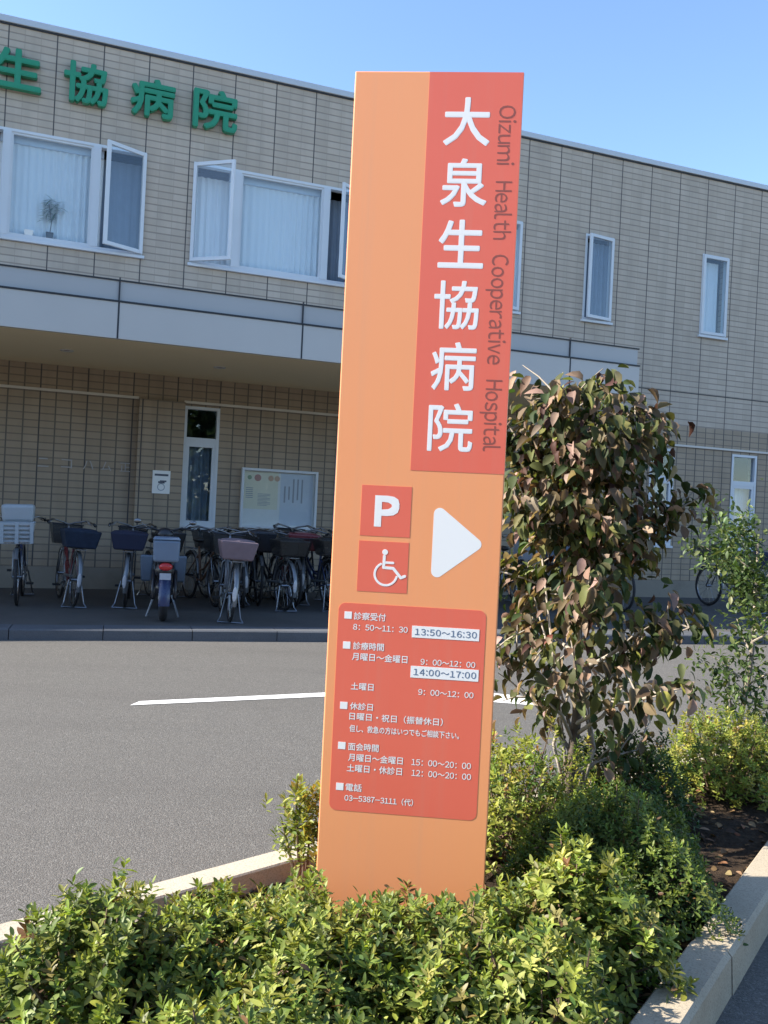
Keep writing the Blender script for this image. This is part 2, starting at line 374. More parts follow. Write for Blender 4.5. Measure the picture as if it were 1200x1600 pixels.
def put_text(mb, body, x0, x1, z0, z1, y0, y1, bold=0.0, rot=False, solid=True, track=0.07, passes=8, square=False):
    """lettering fitted to the rectangle x0..x1, z0..z1, front at y0 and back at y1; rot: reads downwards.
    bold (metres) thickens the strokes by repeating the outline slightly shifted and slightly set back"""
    v, f = text_verts(body, track)
    lo, hi = v.min(0), v.max(0); u = (v - lo) / (hi - lo)
    x0, x1, z0, z1 = x0 + bold, x1 - bold, z0 + bold, z1 - bold
    if rot: q = np.stack([x0 + u[:, 1] * (x1 - x0), z1 - u[:, 0] * (z1 - z0)], 1)
    else: q = np.stack([x0 + u[:, 0] * (x1 - x0), z0 + u[:, 1] * (z1 - z0)], 1)
    n = len(q); fs = list(f)
    pa, pb, pc = (np.array((q[i][0], 0, q[i][1])) for i in f[0][:3])
    if np.cross(pb - pa, pc - pa)[1] > 0: fs = [tuple(reversed(t)) for t in fs]
    if solid:
        ed = set()
        for t in fs:
            for i in range(len(t)): ed.add((t[i], t[(i + 1) % len(t)]))
        fs = fs + [(j, i, i + n, j + n) for (i, j) in ed if (j, i) not in ed]
    step = min(abs(y1 - y0) * 0.05, 0.0006)
    sq = [(0, 0), (1, 1), (1, -1), (-1, 1), (-1, -1), (1, 0), (-1, 0), (0, 1), (0, -1)]
    for k in range((9 if square else passes + 1) if bold else 1):
        a = 2 * PI * k / passes; dx, dz = (bold * sq[k][0], bold * sq[k][1]) if square else (0, 0) if k == 0 else (bold * math.cos(a), bold * math.sin(a))
        vs = [(p + dx, y0 + step * k, r + dz) for p, r in q]
        if solid: vs += [(p + dx, y1, r + dz) for p, r in q]
        mb.add(vs, fs)

def leaves(name, pos, dirs, ups, length, width, fold, droop, tint, mat, parent=None, lobes=False):
    """many small folded leaves as one mesh; every leaf carries its own colour"""
    pos, dirs, ups = map(lambda a: np.asarray(a, float), (pos, dirs, ups)); n = len(pos)
    d = dirs / np.linalg.norm(dirs, axis=1, keepdims=True)
    s = np.cross(d, ups); s /= np.maximum(np.linalg.norm(s, axis=1, keepdims=True), 1e-6); u = np.cross(s, d)
    #        along, side, up
    T = np.array([(0, 0, 0), (.22, 0, 0), (.50, 0, 0), (.78, 0, 0), (1, 0, 0), (.20, .33, .7), (.50, .5, 1), (.79, .34, .7), (.20, -.33, .7), (.50, -.5, 1), (.79, -.34, .7)])
    F = [(0, 1, 5), (1, 2, 6, 5), (2, 3, 7, 6), (3, 4, 7), (0, 8, 1), (8, 9, 2, 1), (9, 10, 3, 2), (10, 4, 3)]
    L = np.asarray(length, float)[:, None, None]; W = np.asarray(width, float)[:, None, None]
    fo = np.asarray(fold, float)[:, None] if np.ndim(fold) else fold; dr = np.asarray(droop, float)[:, None] if np.ndim(droop) else droop
    al = np.repeat(T[None, :, 0], n, 0); hh = T[None, :, 2] * fo * 0.5 * np.asarray(width, float)[:, None] - dr * al ** 2 * np.asarray(length, float)[:, None]
    P = pos[:, None, :] + d[:, None, :] * (al[:, :, None] * L) + s[:, None, :] * (T[None, :, 1, None] * W) + u[:, None, :] * hh[:, :, None]
    V = P.reshape(-1, 3)
    nv = len(T); base = np.arange(n)[:, None] * nv
    tri = [f for f in F if len(f) == 3]; quad = [f for f in F if len(f) == 4]
    ft = (base[:, :, None] + np.array(tri)[None]).reshape(-1, 3); fq = (base[:, :, None] + np.array(quad)[None]).reshape(-1, 4)
    me = bpy.data.meshes.new(name)
    nl = ft.size + fq.size; npoly = len(ft) + len(fq)
    me.vertices.add(len(V)); me.vertices.foreach_set('co', V.ravel())
    me.loops.add(nl); me.loops.foreach_set('vertex_index', np.concatenate([ft.ravel(), fq.ravel()]).astype(np.int32))
    me.polygons.add(npoly)
    st = np.concatenate([np.arange(len(ft)) * 3, ft.size + np.arange(len(fq)) * 4]).astype(np.int32)
    me.polygons.foreach_set('loop_start', st)
    me.polygons.foreach_set('use_smooth', np.ones(npoly, bool))
    me.update(calc_edges=True); me.validate()
    ca = me.color_attributes.new('leaf_colour', 'FLOAT_COLOR', 'POINT')
    cc = np.ones((n, nv, 4)); cc[:, :, :3] = np.asarray(tint)[:, None, :]
    ca.data.foreach_set('color', cc.ravel())
    me.materials.append(mat)
    o = bpy.data.objects.new(name, me); COL.objects.link(o)
    if parent is not None: o.parent = parent
    return o

def pick(rng, pal, n):
    """n colours from a weighted palette [(weight, rgb), ...] with a little spread"""
    wts = np.array([p[0] for p in pal], float); idx = rng.choice(len(pal), n, p=wts / wts.sum())
    c = np.array([p[1] for p in pal])[idx]
    return np.clip(c * rng.normal(1, 0.16, (n, 1)) * rng.normal(1, 0.06, (n, 3)), 0.004, 0.9)

# ---------------------------------------------------------------- ground, kerbs, bed, marking
def sheet(name, pts, z, m, thick=None):
    mb = MB(); n = len(pts)
    if thick is None: mb.add([(x, y, z) for x, y in pts], [tuple(range(n))])
    else:
        mb.add([(x, y, z) for x, y in pts] + [(x, y, z - thick) for x, y in pts], [tuple(range(n))] + [(i, i + n, (i + 1) % n + n, (i + 1) % n) for i in range(n)])
    return mb.build(name, m)

road = sheet('road', [(-400, -400), (400, -400), (400, 600), (-400, 600)], 0.0, M['asphalt'])
struct(road, 'grey asphalt of the hospital forecourt and parking', 'road')

def kerb_line(name, pts, wid, hgt, m, label, block=0.6, gap=0.004, z0=-0.05):
    """kerb stones laid along a polyline (its bed-side edge); each stone chamfered along its outer top edge"""
    mb = MB(); rnd = random.Random(4)
    for (ax, ay), (bx, by) in zip(pts, pts[1:]):
        L = math.hypot(bx - ax, by - ay); tx, ty = (bx - ax) / L, (by - ay) / L; nx, ny = -ty, tx
        if wid < 0: pass
        k = max(1, round(L / block)); bl = L / k
        for i in range(k):
            s0, s1 = i * bl + gap / 2, (i + 1) * bl - gap / 2; W = wid; dz = rnd.uniform(-.003, .003); dn = rnd.uniform(-.003, .003)
            ch = 0.014; sg = 1 if W > 0 else -1
            prof = [(0, z0), (W + sg * 0.01, z0), (W, hgt - ch + dz), (W - sg * ch, hgt + dz), (sg * 0.006, hgt + dz), (0, hgt - 0.006 + dz)]
            vs = []
            for s_ in (s0, s1):
                for o_, z_ in prof: vs.append((ax + tx * s_ + nx * (o_ + dn), ay + ty * s_ + ny * (o_ + dn), z_))
            n = len(prof); fs = [(j, (j + 1) % n, (j + 1) % n + n, j + n) for j in range(n)] + [tuple(reversed(range(n))), tuple(range(n, 2 * n))]
            if sg < 0: fs = [tuple(reversed(f)) for f in fs]
            mb.add(vs, fs)
    o = mb.build(name, m); struct(o, label, 'kerb'); return o

LK = [(-3.4, 0.35), (-1.07, 2.64), (-0.27, 3.375), (2.32, 5.42), (3.9, 6.95)]           # bed-side edge, far kerb
RK = [(-0.32, 0.85), (0.712, 2.368), (1.717, 3.85), (3.9, 6.9)]                           # bed-side edge, near kerb
kerb_line('kerb', LK, 0.125, 0.13, M['kerb'], 'sunlit concrete kerb between the asphalt and the shrub bed')
kerb_line('kerb', RK, -0.125, 0.13, M['kerb_worn'], 'concrete kerb stones along the right side of the bed')

def in_bed(x, y):
    poly = LK + RK[::-1]; c = False; n = len(poly)
    for i in range(n):
        (x1, y1), (x2, y2) = poly[i], poly[i - 1]
        if (y1 > y) != (y2 > y) and x < (x2 - x1) * (y - y1) / (y2 - y1) + x1: c = not c
    return c
rng0 = np.random.default_rng(3)
# soil: a lumpy grid clipped by the kerbs
mb = MB(); st = 0.05; nx_, ny_ = 150, 140
hs = {}
def soil_z(x, y): return 0.055 + 0.018 * math.sin(5.1 * x + 2.2 * y) * math.cos(4.3 * y - x) + 0.010 * math.sin(17 * x + 3) * math.sin(15 * y + 1)
for i in range(nx_):
    for j in range(ny_):
        x, y = -3.4 + i * st, 0.35 + j * st
        q = [(x, y), (x + st, y), (x + st, y + st), (x, y + st)]
        if any(in_bed(*p) for p in q):
            ids = []
            for p in q:
                k = (round(p[0] / st), round(p[1] / st))
                if k not in hs: hs[k] = len(mb.v); mb.v.append((p[0], p[1], soil_z(*p)))
                ids.append(hs[k])
            mb.f.append(tuple(ids)); mb.mi.append(0)
soil = mb.build('soil', M['soil'], smooth=True); struct(soil, 'dark brown soil of the shrub bed', 'soil')

mb = MB()
mb.add([(-1.70, 6.36, .004), (-1.66, 6.44, .004), (0.10, 7.26, .004), (0.10, 7.11, .004), (-1.05, 6.60, .004)][:4] and
       [(-1.72, 6.31, .004), (-1.69, 6.45, .004), (-0.42, 7.06, .004), (0.35, 7.43, .004), (0.35, 7.28, .004), (-0.40, 6.92, .004)],
       [(0, 5, 2, 1), (5, 4, 3, 2)])
mb.add([(0.35, 7.43, .004), (0.93, 7.39, .004), (1.37, 7.27, .004), (1.35, 6.96, .004), (0.91, 7.03, .004), (0.35, 7.28, .004)], [(0, 5, 4, 1), (1, 4, 3, 2)])
mk = mb.build('road_marking', M['paint_line']); struct(mk, 'white painted line on the asphalt', 'road marking')

# ---------------------------------------------------------------- hospital building
BO = (-5.07, 12.9, 0.0); BR = math.atan2(0.355, 0.935)
BW = Matrix.Translation(BO) @ Matrix.Rotation(BR, 4, 'Z')
bld = thing('hospital_building', 'two storey beige tiled hospital with open windows and a grey canopy', 'building', BO, BR)

X0, X1, ZT = -9.0, 24.0, 8.09
WIN = [  # upper: x0, x1 of opening, top, bottom, kind
    dict(x0=-1.27, x1=1.36, z0=5.09, z1=6.63, fix=(-0.56, 0.66), swing=[('l', -1.27, -0.60, 26), ('r', 0.70, 1.36, 27)]),
    dict(x0=2.06, x1=4.85, z0=5.09, z1=6.63, fix=(2.74, 4.18), swing=[('l', 2.06, 2.77, 38), ('r', 4.22, 4.85, 33)]),
    dict(x0=7.12, x1=7.74, z0=5.05, z1=6.63, fix=None, swing=[('r', 7.12, 7.74, 14)]),
    dict(x0=9.04, x1=9.64, z0=5.09, z1=6.63, fix=None, swing=[('r', 9.04, 9.64, 10)]),
    dict(x0=11.64, x1=12.26, z0=5.11, z1=6.65, fix=None, swing=[('r', 11.64, 12.26, 0)]),
    dict(x0=14.3, x1=14.9, z0=5.11, z1=6.65, fix=None, swing=[('r', 14.3, 14.9, 0)]),
]
LOW = [dict(x0=2.10, x1=2.64, z0=1.08, z1=2.92, t=2.40), dict(x0=10.66, x1=11.21, z0=1.08, z1=2.90, t=2.34),
       dict(x0=12.57, x1=13.18, z0=1.08, z1=2.90, t=2.34), dict(x0=15.0, x1=15.6, z0=1.08, z1=2.90, t=2.34)]
DOOR = dict(x0=4.54, x1=6.9, z0=0.11, z1=2.92)
def wall_front():
    mb = MB(); holes = [(q['x0'], q['x1'], q['z0'], q['z1']) for q in WIN + LOW + [DOOR]]
    xs = sorted({X0, X1, *[h[0] for h in holes], *[h[1] for h in holes]}); zs = sorted({0.0, ZT, *[h[2] for h in holes], *[h[3] for h in holes]})
    for a, b in zip(xs, xs[1:]):
        for c, d in zip(zs, zs[1:]):
            mx, mz = (a + b) / 2, (c + d) / 2
            if any(h[0] < mx < h[1] and h[2] < mz < h[3] for h in holes): continue
            mb.add([(a, 0, c), (b, 0, c), (b, 0, d), (a, 0, d)], [(0, 1, 2, 3)])
    D = 0.22
    for x0, x1, z0, z1 in holes:
        mb.add([(x0, 0, z0), (x1, 0, z0), (x1, 0, z1), (x0, 0, z1), (x0, D, z0), (x1, D, z0), (x1, D, z1), (x0, D, z1)],
               [(0, 4, 5, 1), (1, 5, 6, 2), (2, 6, 7, 3), (3, 7, 4, 0)])
    # sides, back and flat roof
    B = 14.0
    mb.add([(X0, 0, 0), (X0, B, 0), (X0, B, ZT), (X0, 0, ZT), (X1, 0, 0), (X1, B, 0), (X1, B, ZT), (X1, 0, ZT)], [(0, 3, 2, 1), (4, 5, 6, 7), (1, 2, 6, 5)])
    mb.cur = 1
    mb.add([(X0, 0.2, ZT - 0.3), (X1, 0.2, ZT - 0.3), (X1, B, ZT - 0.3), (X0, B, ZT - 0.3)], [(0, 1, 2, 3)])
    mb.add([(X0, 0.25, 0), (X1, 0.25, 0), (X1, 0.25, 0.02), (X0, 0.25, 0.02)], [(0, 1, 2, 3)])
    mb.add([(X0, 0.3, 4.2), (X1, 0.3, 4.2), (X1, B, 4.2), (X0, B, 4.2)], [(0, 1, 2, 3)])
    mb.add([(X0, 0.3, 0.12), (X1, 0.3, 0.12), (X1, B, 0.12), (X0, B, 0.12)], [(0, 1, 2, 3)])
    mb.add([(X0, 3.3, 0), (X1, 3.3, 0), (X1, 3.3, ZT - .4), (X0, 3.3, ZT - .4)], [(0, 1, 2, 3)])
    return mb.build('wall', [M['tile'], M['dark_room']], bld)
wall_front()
MB().box(X0 - .05, X1 + .05, -0.045, 0.30, ZT + 0.012, ZT + 0.10).box(X0 - .05, X1 + .05, -0.03, 0.28, ZT + 0.10, ZT + 0.112).build('parapet_cap', M['cap'], bld, bevel=0.006)
MB().box(X0, X1, -0.020, 0.1, ZT - 0.012, ZT + 0.012).build('parapet_joint', M['black_line'], bld)
MB().box(8.26, X1, -0.006, 0.01, 3.972, 3.988).build('storey_joint', M['black_line'], bld)
for a, b_ in ((X0, 1.417), (2.09, X1)):
    MB().box(a, b_, -0.028, 0.02, 2.957, 2.995).build('band', M['band'], bld, bevel=0.004)
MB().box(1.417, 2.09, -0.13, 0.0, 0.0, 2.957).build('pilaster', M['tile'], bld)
for a, b_ in ((X0, 1.417), (2.09, 4.5), (6.95, X1)): MB().box(a, b_, -0.03, 0.0, 0.0, 0.42).build('plinth', M['plinth'], bld)

def curtain_mb(x0, x1, z0, z1, y, amp=0.034, wave=0.10, seed=0):
    mb = MB(); r = random.Random(seed); n = int((x1 - x0) / 0.014); ph = 0
    vs = []
    for i in range(n + 1):
        x = x0 + (x1 - x0) * i / n; ph += 2 * PI * 0.014 / wave * r.uniform(0.55, 1.45)
        a = amp * (0.6 + 0.4 * math.sin(x * 3.1 + seed))
        for j in range(4):
            z = z0 + (z1 - z0) * j / 3; vs.append((x + 0.006 * math.sin(ph * .5 + j), y + a * math.sin(ph) * (1.15 - 0.15 * j), z))
    fs = [(i * 4 + j, (i + 1) * 4 + j, (i + 1) * 4 + j + 1, i * 4 + j + 1) for i in range(n) for j in range(3)]
    return mb.add(vs, fs)
def frame_mb(mb, x0, x1, z0, z1, y0, y1, t):
    mb.box(x0, x0 + t, y0, y1, z0, z1).box(x1 - t, x1, y0, y1, z0, z1).box(x0 + t, x1 - t, y0, y1, z1 - t, z1).box(x0 + t, x1 - t, y0, y1, z0, z0 + t); return mb
def hinge(o, x, ang):
    o.location = (x, -0.012, 0); o.rotation_euler = (0, 0, ang)
for k, q in enumerate(WIN):
    fm = MB(); frame_mb(fm, q['x0'], q['x1'], q['z0'], q['z1'], -0.012, 0.09, 0.04)
    if q['fix']:
        a, b_ = q['fix']
        for x in (a, b_): fm.box(x - 0.055, x + 0.055, -0.018, 0.085, q['z0'] + .04, q['z1'] - .04)
        frame_mb(fm, a + .055, b_ - .055, q['z0'] + .04, q['z1'] - .04, 0.005, 0.07, 0.03)
    win = fm.build('window', M['frame'], bld)
    if k == 0: win['label'] = 'wide window with a potted plant behind its fixed pane'
    MB().box(q['x0'] - 0.03, q['x1'] + 0.03, -0.05, 0.06, q['z0'] - 0.045, q['z0'] - 0.002).build('sill', M['frame'], win, bevel=0.004)
    if q['fix']:
        a, b_ = q['fix']
        MB().box(a + .08, b_ - .08, 0.036, 0.042, q['z0'] + .06, q['z1'] - .06).build('pane', M['glass'], win)
        curtain_mb(a - .1, b_ + .1, q['z0'] + 0.02, q['z1'] - 0.14, 0.165, seed=k).build('curtain', M['curtain'], win, smooth=True)
        MB().box(a - .1, b_ + .1, 0.12, 0.22, q['z1'] - 0.15, q['z1'] + 0.05).build('pelmet', M['paper_blue'], win)
    else:
        curtain_mb(q['x0'] + .02, q['x1'] - (.02 if k != 4 else .12), q['z0'] + 0.02, q['z1'] - 0.1, 0.14, seed=k + 7).build('curtain', M['curtain'] if k in (2, 4) else M['blind'], win, smooth=True)
    for side, a, b_, deg in q['swing']:
        wd = b_ - a - 0.02; hx = a + 0.01 if side == 'l' else b_ - 0.01
        s0, s1 = (0, wd) if side == 'l' else (-wd, 0)
        cs = MB(); frame_mb(cs, s0, s1, q['z0'] + .02, q['z1'] - .02, -0.03, 0.01, 0.055)
        co = cs.build('casement', M['frame'], win, bevel=0.004)
        gl = MB().box(s0 + .055, s1 - .055, -0.012, -0.006, q['z0'] + .075, q['z1'] - .075).build('casement_pane', M['glass'], win)
        ang = math.radians(-deg if side == 'l' else deg)
        hinge(co, hx, ang); hinge(gl, hx, ang)
        if q['fix']:
            curtain_mb(a, b_, q['z0'] + .02, q['z1'] - .1, 0.30, seed=k + 20).build('curtain', M['blind'] if side == 'r' else M['curtain'], win, smooth=True)
for k, q in enumerate(LOW):
    fm = MB(); frame_mb(fm, q['x0'], q['x1'], q['z0'], q['z1'], -0.012, 0.09, 0.045); fm.box(q['x0'] + .045, q['x1'] - .045, -0.010, 0.085, q['t'] - 0.045, q['t'] + 0.045)
    frame_mb(fm, q['x0'] + .045, q['x1'] - .045, q['z0'] + .045, q['t'] - .045, -0.004, 0.06, 0.05)
    win = fm.build('window', M['frame'], bld)
    MB().box(q['x0'] - 0.03, q['x1'] + 0.03, -0.045, 0.06, q['z0'] - 0.045, q['z0'] - 0.002).build('sill', M['frame'], win, bevel=0.004)
    MB().box(q['x0'] + .045, q['x1'] - .045, 0.04, 0.046, q['t'] + .045, q['z1'] - .045).build('pane', M['glass'], win)
    MB().box(q['x0'] + .095, q['x1'] - .095, 0.024, 0.030, q['z0'] + .095, q['t'] - .095).build('pane', M['glass'], win)
    curtain_mb(q['x0'] + .02, q['x1'] - .02, q['z0'], q['t'], 0.15, seed=k + 31).build('curtain', M['paper_blue'] if k else M['blind'], win, smooth=True)
# entrance doors in the shade behind the sign
fm = MB(); frame_mb(fm, DOOR['x0'], DOOR['x1'], DOOR['z0'], DOOR['z1'], -0.02, 0.1, 0.07); fm.box(5.66, 5.76, -0.01, 0.09, 0.18, 2.85)
dr = fm.build('entrance_door', M['frame'], bld)
for a, b_ in ((4.61, 5.66), (5.76, 6.83)): MB().box(a, b_, 0.04, 0.05, 0.18, 2.85).build('pane', M['glass'], dr)

# canopy over the entrance and bicycle stand
CX0, CX1 = -9.0, 8.24
can = MB().box(CX0, CX1, -2.85, -2.79, 3.335, 3.765).box(CX1 - .06, CX1, -2.79, 0.0, 3.335, 3.765).build('canopy', M['fascia'], bld, bevel=0.004)
MB().box(CX0, CX1 - .02, -2.815, -2.76, 3.785, 4.02).box(CX1 - .07, CX1 - .02, -2.76, 0, 3.785, 4.02).build('upstand', M['fascia_up'], can)
MB().box(CX0, CX1 + .004, -2.862, -2.70, 3.765, 3.785).box(CX0, CX1 + .002, -2.83, -2.74, 4.02, 4.036).build('shadow_gap', M['black_line'], can)
MB().box(CX0, CX1 - .06, -2.79, -0.001, 3.345, 3.40).build('soffit', M['soffit'], can)
MB().box(CX0, CX1 - .07, -2.74, -0.001, 3.74, 3.79).build('deck', M['fascia_up'], can)
for x in (-1.36, 0.88, 3.12, 5.09, 7.06): jm = MB().box(x - .010, x + .010, -2.853, -2.84, 3.336, 3.775); jm.box(x - .008, x + .008, -2.835, -2.80, 3.765, 4.06); jm.build('panel_joint', M['black_line'], can)
for x, y in ((0.35, -1.5), (2.35, -1.4), (4.4, -1.4), (-1.7, -1.5), (6.4, -1.4)):
    MB().ring((x, y, 3.343), 0.075, 0.012, 20, 5, 'z').build('downlight', M['fascia'], can, smooth=True)
    MB().blob((x, y, 3.347), 0.066, 0.066, 0.006, 16, 4).build('downlight_lens', M['print_dark'], can)

# green wall lettering
for ch, a, b_, z0, z1 in (('生', -0.775, -0.145, 7.16, 7.72), ('協', 0.15, 0.765, 7.145, 7.725), ('病', 1.083, 1.724, 7.14, 7.70), ('院', 1.992, 2.668, 7.125, 7.735)):
    mb = MB(); put_text(mb, ch, a, b_, z0, z1, -0.12, -0.022, bold=0.016)
    mb.build('wall_letter', M['green'], bld)
for ch, x in (('ニ', 0.05), ('コ', 0.37), ('ハ', 0.67), ('ム', 0.92), ('正', 1.19)): mb = MB(); put_text(mb, ch, x, x + .15, 1.86, 1.99, -0.02, -0.004); mb.build('steel_letter', M['steel_letter'], bld)

# small white plate on the pilaster, notice board
pl = thing('wall_plate', 'small white notice plate on the tiled pilaster', 'sign plate', BW @ Vector((1.785, -0.13, 1.56)), BR)
MB().box(-.13, .13, -0.02, -0.001, 0, 0.345).build('plate', M['paper'], pl, bevel=0.004)
pm = MB().box(-.10, .10, -0.023, -0.020, 0.265, 0.295); pm.box(-.045, .05, -0.023, -0.02, 0.155, 0.185).box(-.02, .075, -0.0228, -0.02, 0.175, 0.20)
pm.build('printed_mark', M['print_dark'], pl)
MB().ring((0.0, -0.021, 0.10), 0.05, 0.006, 20, 4, 'y').build('printed_ring', M['print_grey'], pl)
nb = thing('notice_board', 'glazed notice board with posters on the wall behind the bicycles', 'notice board', BW @ Vector((3.625, 0, 1.10)), BR)
fm = MB(); frame_mb(fm, -.615, .615, 0, .935, -0.09, -0.001, 0.04); fm.build('board_frame', M['frame'], nb, bevel=0.005)
MB().box(-.575, .575, -0.02, -0.002, .04, .895).build('back_panel', M['paper'], nb)
MB().box(-.575, .575, -0.075, -0.071, .04, .895).build('pane', M['glass_board'], nb)
pp = MB().box(-.56, -.02, -0.024, -0.021, 0.30, 0.88).box(-.36, -.12, -0.026, -0.024, .33, .57); pp.build('poster', M['paper_yellow'], nb)
pp = MB().box(0.02, .55, -0.024, -0.021, 0.06, 0.88); pp.build('poster', M['paper_blue'], nb)
for x, m_, r in ((-.48, 'print_green', .035), (-.35, 'print_red', .055), (-.14, 'print_orange', .045), (-.04, 'print_orange', .045)):
    MB().blob((x, -0.026, 0.79), r, 0.002, r, 16, 6).build('printed_dot', M[m_], nb)
tm = MB()
for i in range(9): tm.box(-.34, -.34 + .2 - .05 * (i % 3 == 2), -0.0275, -0.026, .535 - i * .022, .543 - i * .022)
tm.build('poster_print', M['print_grey'], nb); tm = MB()
for i in range(5): tm.box(0.36 - .07 * i, 0.385 - .07 * i, -0.0262, -0.024, .42 + .05 * (i % 2), .80 - .12 * (i > 2))
tm.build('poster_print', M['print_grey'], nb); tm = MB()
for i in range(6): tm.box(-.53, -.42, -0.0262, -0.024, .62 - i * .03, .632 - i * .03)
tm.build('poster_print', M['print_grey'], nb)

# potted plant and mug seen through the upper window
pt = thing('potted_plant', 'leafy potted plant on the upper window sill behind the glass', 'plant', BW @ Vector((0.06, 0.095, 5.13)), BR)
MB().frustum(0, 0, 0, 0.13, .04, .04, .055, .055).build('pot', M['pot_dark'], pt, bevel=.01)
MB().tube([(0, 0, .1), (.02, 0, .3), (-.03, 0, .55)], .007, 6).build('stem', M['bark'], pt)
rg = np.random.default_rng(5); n = 46
az = rg.uniform(0, 2 * PI, n); hz = rg.uniform(.3, .62, n)
leaves('foliage', np.stack([rg.normal(0, .05, n), rg.normal(0, .006, n), hz], 1), np.stack([np.cos(az), .06 * np.sin(az), rg.uniform(-.3, .5, n)], 1), np.tile((0, -.4, 1.0), (n, 1)), rg.uniform(.10, .17, n), rg.uniform(.03, .05, n), .2, .3, pick(rg, [(1, (.06, .13, .06))], n), M['leaf'], pt)
mg = tag(MB().frustum(0, 0, 0, .12, .05, .05, .065, .065).build('plant_pot', M['pot'], bevel=.012), 'small white pot on the upper window sill', 'pot'); mg.location = BW @ Vector((-.22, .085, 5.13)); mg.rotation_euler = (0, 0, BR)

# raised paving in front of the building with its kerb
def ploc(x, y, z): return tuple(BW @ Vector((x, y, z)))
ky = lambda x: -(4.265 + 0.076 * x)
pv = sheet('pavement', [ploc(-9, ky(-9) + .34, 0)[:2], ploc(24, ky(24) + .34, 0)[:2], ploc(24, 0, 0)[:2], ploc(-9, 0, 0)[:2]], 0.108, M['pad'], thick=0.13)
struct(pv, 'dark paving under the canopy where bicycles stand', 'pavement')
kk = [ploc(x, ky(x) + .34, 0)[:2] for x in (-9, 24)]
kerb_line('kerb', kk, -0.34, 0.112, M['kerb_far'], 'low grey kerb along the paving before the building', 0.9, 0.008)

# ---------------------------------------------------------------- the monument sign
PHI = math.radians(5.0); SX = 0.0625
S0 = Vector((0.05 + SX * math.cos(PHI), 3.0 - SX * math.sin(PHI), 0.0))
sg = thing('sign_pillar', 'tall orange pillar sign standing in the shrub bed', 'sign', S0, -PHI)
ax = lambda a: a - SX
WH = 0.2825
MB().box(-WH, WH, 0.0, 0.26, 0.0, 2.93).build('body', M['orange'], sg, bevel=0.004)
def decal(name, x0, x1, z0, z1, m, y0=-0.0006, y1=0.0, parent=sg): return MB().box(x0, x1, y0, y1 + 0.0005, z0, z1).build(name, m, parent)
tp = decal('title_panel', ax(.0315), WH - .002, 1.594, 2.928, M['red'])
mb = MB()
for i, ch in enumerate('大泉生協病院'):
    zc = 2.763 - i * 0.2042; x0, x1, z0, z1 = .084, .241, zc - .081, zc + .081
    if i >= 3: x0, x1 = .081, .233
    if i == 2: x0, x1 = .086, .240
    put_text(mb, ch, ax(x0) + .002, ax(x1), z0, z1, -0.0011, -0.0005, bold=0.0028 if ch not in '協病院' else 0.0021)
mb.build('title_lettering', M['white_film'], tp)
mb = MB()
def down_text(word, z1, z0, xb=.2685, cap_h=.053):
    v, _ = text_verts(word); lo, hi = v.min(0), v.max(0); k = cap_h / 0.733
    put_text(mb, word, ax(xb) + lo[1] * k, ax(xb) + hi[1] * k, z0, z1, -0.0010, -0.0005, rot=True, solid=False)
down_text('Oizumi', 2.818, 2.620); down_text('Health', 2.566, 2.372); down_text('Cooperative', 2.322, 1.957); down_text('Hospital', 1.906, 1.668)
mb.build('english_lettering', M['dark_red'], tp)
pk = decal('parking_panel', ax(-.128), ax(.040), 1.368, 1.538, M['red'])
mb = MB(); put_text(mb, 'P', ax(-.082), ax(.001), 1.400, 1.505, -0.0011, -0.0005, bold=0.0058, square=True); mb.build('letter', M['white_film'], pk)
wc = decal('wheelchair_panel', ax(-.129), ax(.039), 1.181, 1.351, M['red'])
mb = MB()
def stroke(pts, wd, y0=-0.0011, y1=-0.0005):
    """flat ribbon along a polyline with round ends, in x,z"""
    P = [Vector(p) for p in pts]
    for a, b_ in zip(P, P[1:]):
        t = (b_ - a).normalized(); nn = Vector((-t.y, t.x)) * wd / 2
        mb.poly([(a - nn)[:], (b_ - nn)[:], (b_ + nn)[:], (a + nn)[:]], y0, y1)
    for i, p in enumerate(P):
        mb.poly([(p.x + wd / 2 * math.cos(t * PI / 6), p.y + wd / 2 * math.sin(t * PI / 6)) for t in range(12)], y0 - .00006 - .00004 * (i % 2), y1)
stroke([(ax(-.040), 1.316), (ax(-.0395), 1.3159)], .019)
stroke([(ax(-.0415), 1.302), (ax(-.0425), 1.264), (ax(-.010), 1.263), (ax(.017), 1.2325), (ax(.030), 1.2385)], .0095)
stroke([(ax(-.041), 1.281), (ax(-.011), 1.281)], .008)
stroke([(ax(-.034) + .0375 * math.cos(t), 1.2425 + .0375 * math.sin(t)) for t in [math.radians(118 + 10 * k) for k in range(24)]], .0075)
mb.build('wheelchair_symbol', M['white_film'], wc)
# arrow, a triangle with rounded corners
def round_poly(cs, r, seg=7):
    out = []; n = len(cs)
    for i in range(n):
        p, a, b_ = Vector(cs[i]), Vector(cs[i - 1]), Vector(cs[(i + 1) % n]); u, v = (a - p).normalized(), (b_ - p).normalized()
        ang = u.angle(v); d = r / math.tan(ang / 2); c = p + (u + v).normalized() * (r / math.sin(ang / 2))
        s, e = p + u * d, p + v * d; s0 = math.atan2((s - c).y, (s - c).x); e0 = math.atan2((e - c).y, (e - c).x); dlt = (e0 - s0 + PI) % (2 * PI) - PI
        for k in range(seg + 1): t = s0 + dlt * k / seg; out.append((c.x + r * math.cos(t), c.y + r * math.sin(t)))
    return out
MB().poly(round_poly([(ax(.117), 1.220), (ax(.292), 1.357), (ax(.117), 1.494)], .020), -0.0003, 0.0005).build('arrow', M['white_film'], sg)
hp = MB().poly(round_poly([(ax(-.187), .441), (ax(.307), .441), (ax(.307), 1.139), (ax(-.187), 1.139)], .024), -0.0006, 0.0005).build('hours_panel', M['red'], sg)
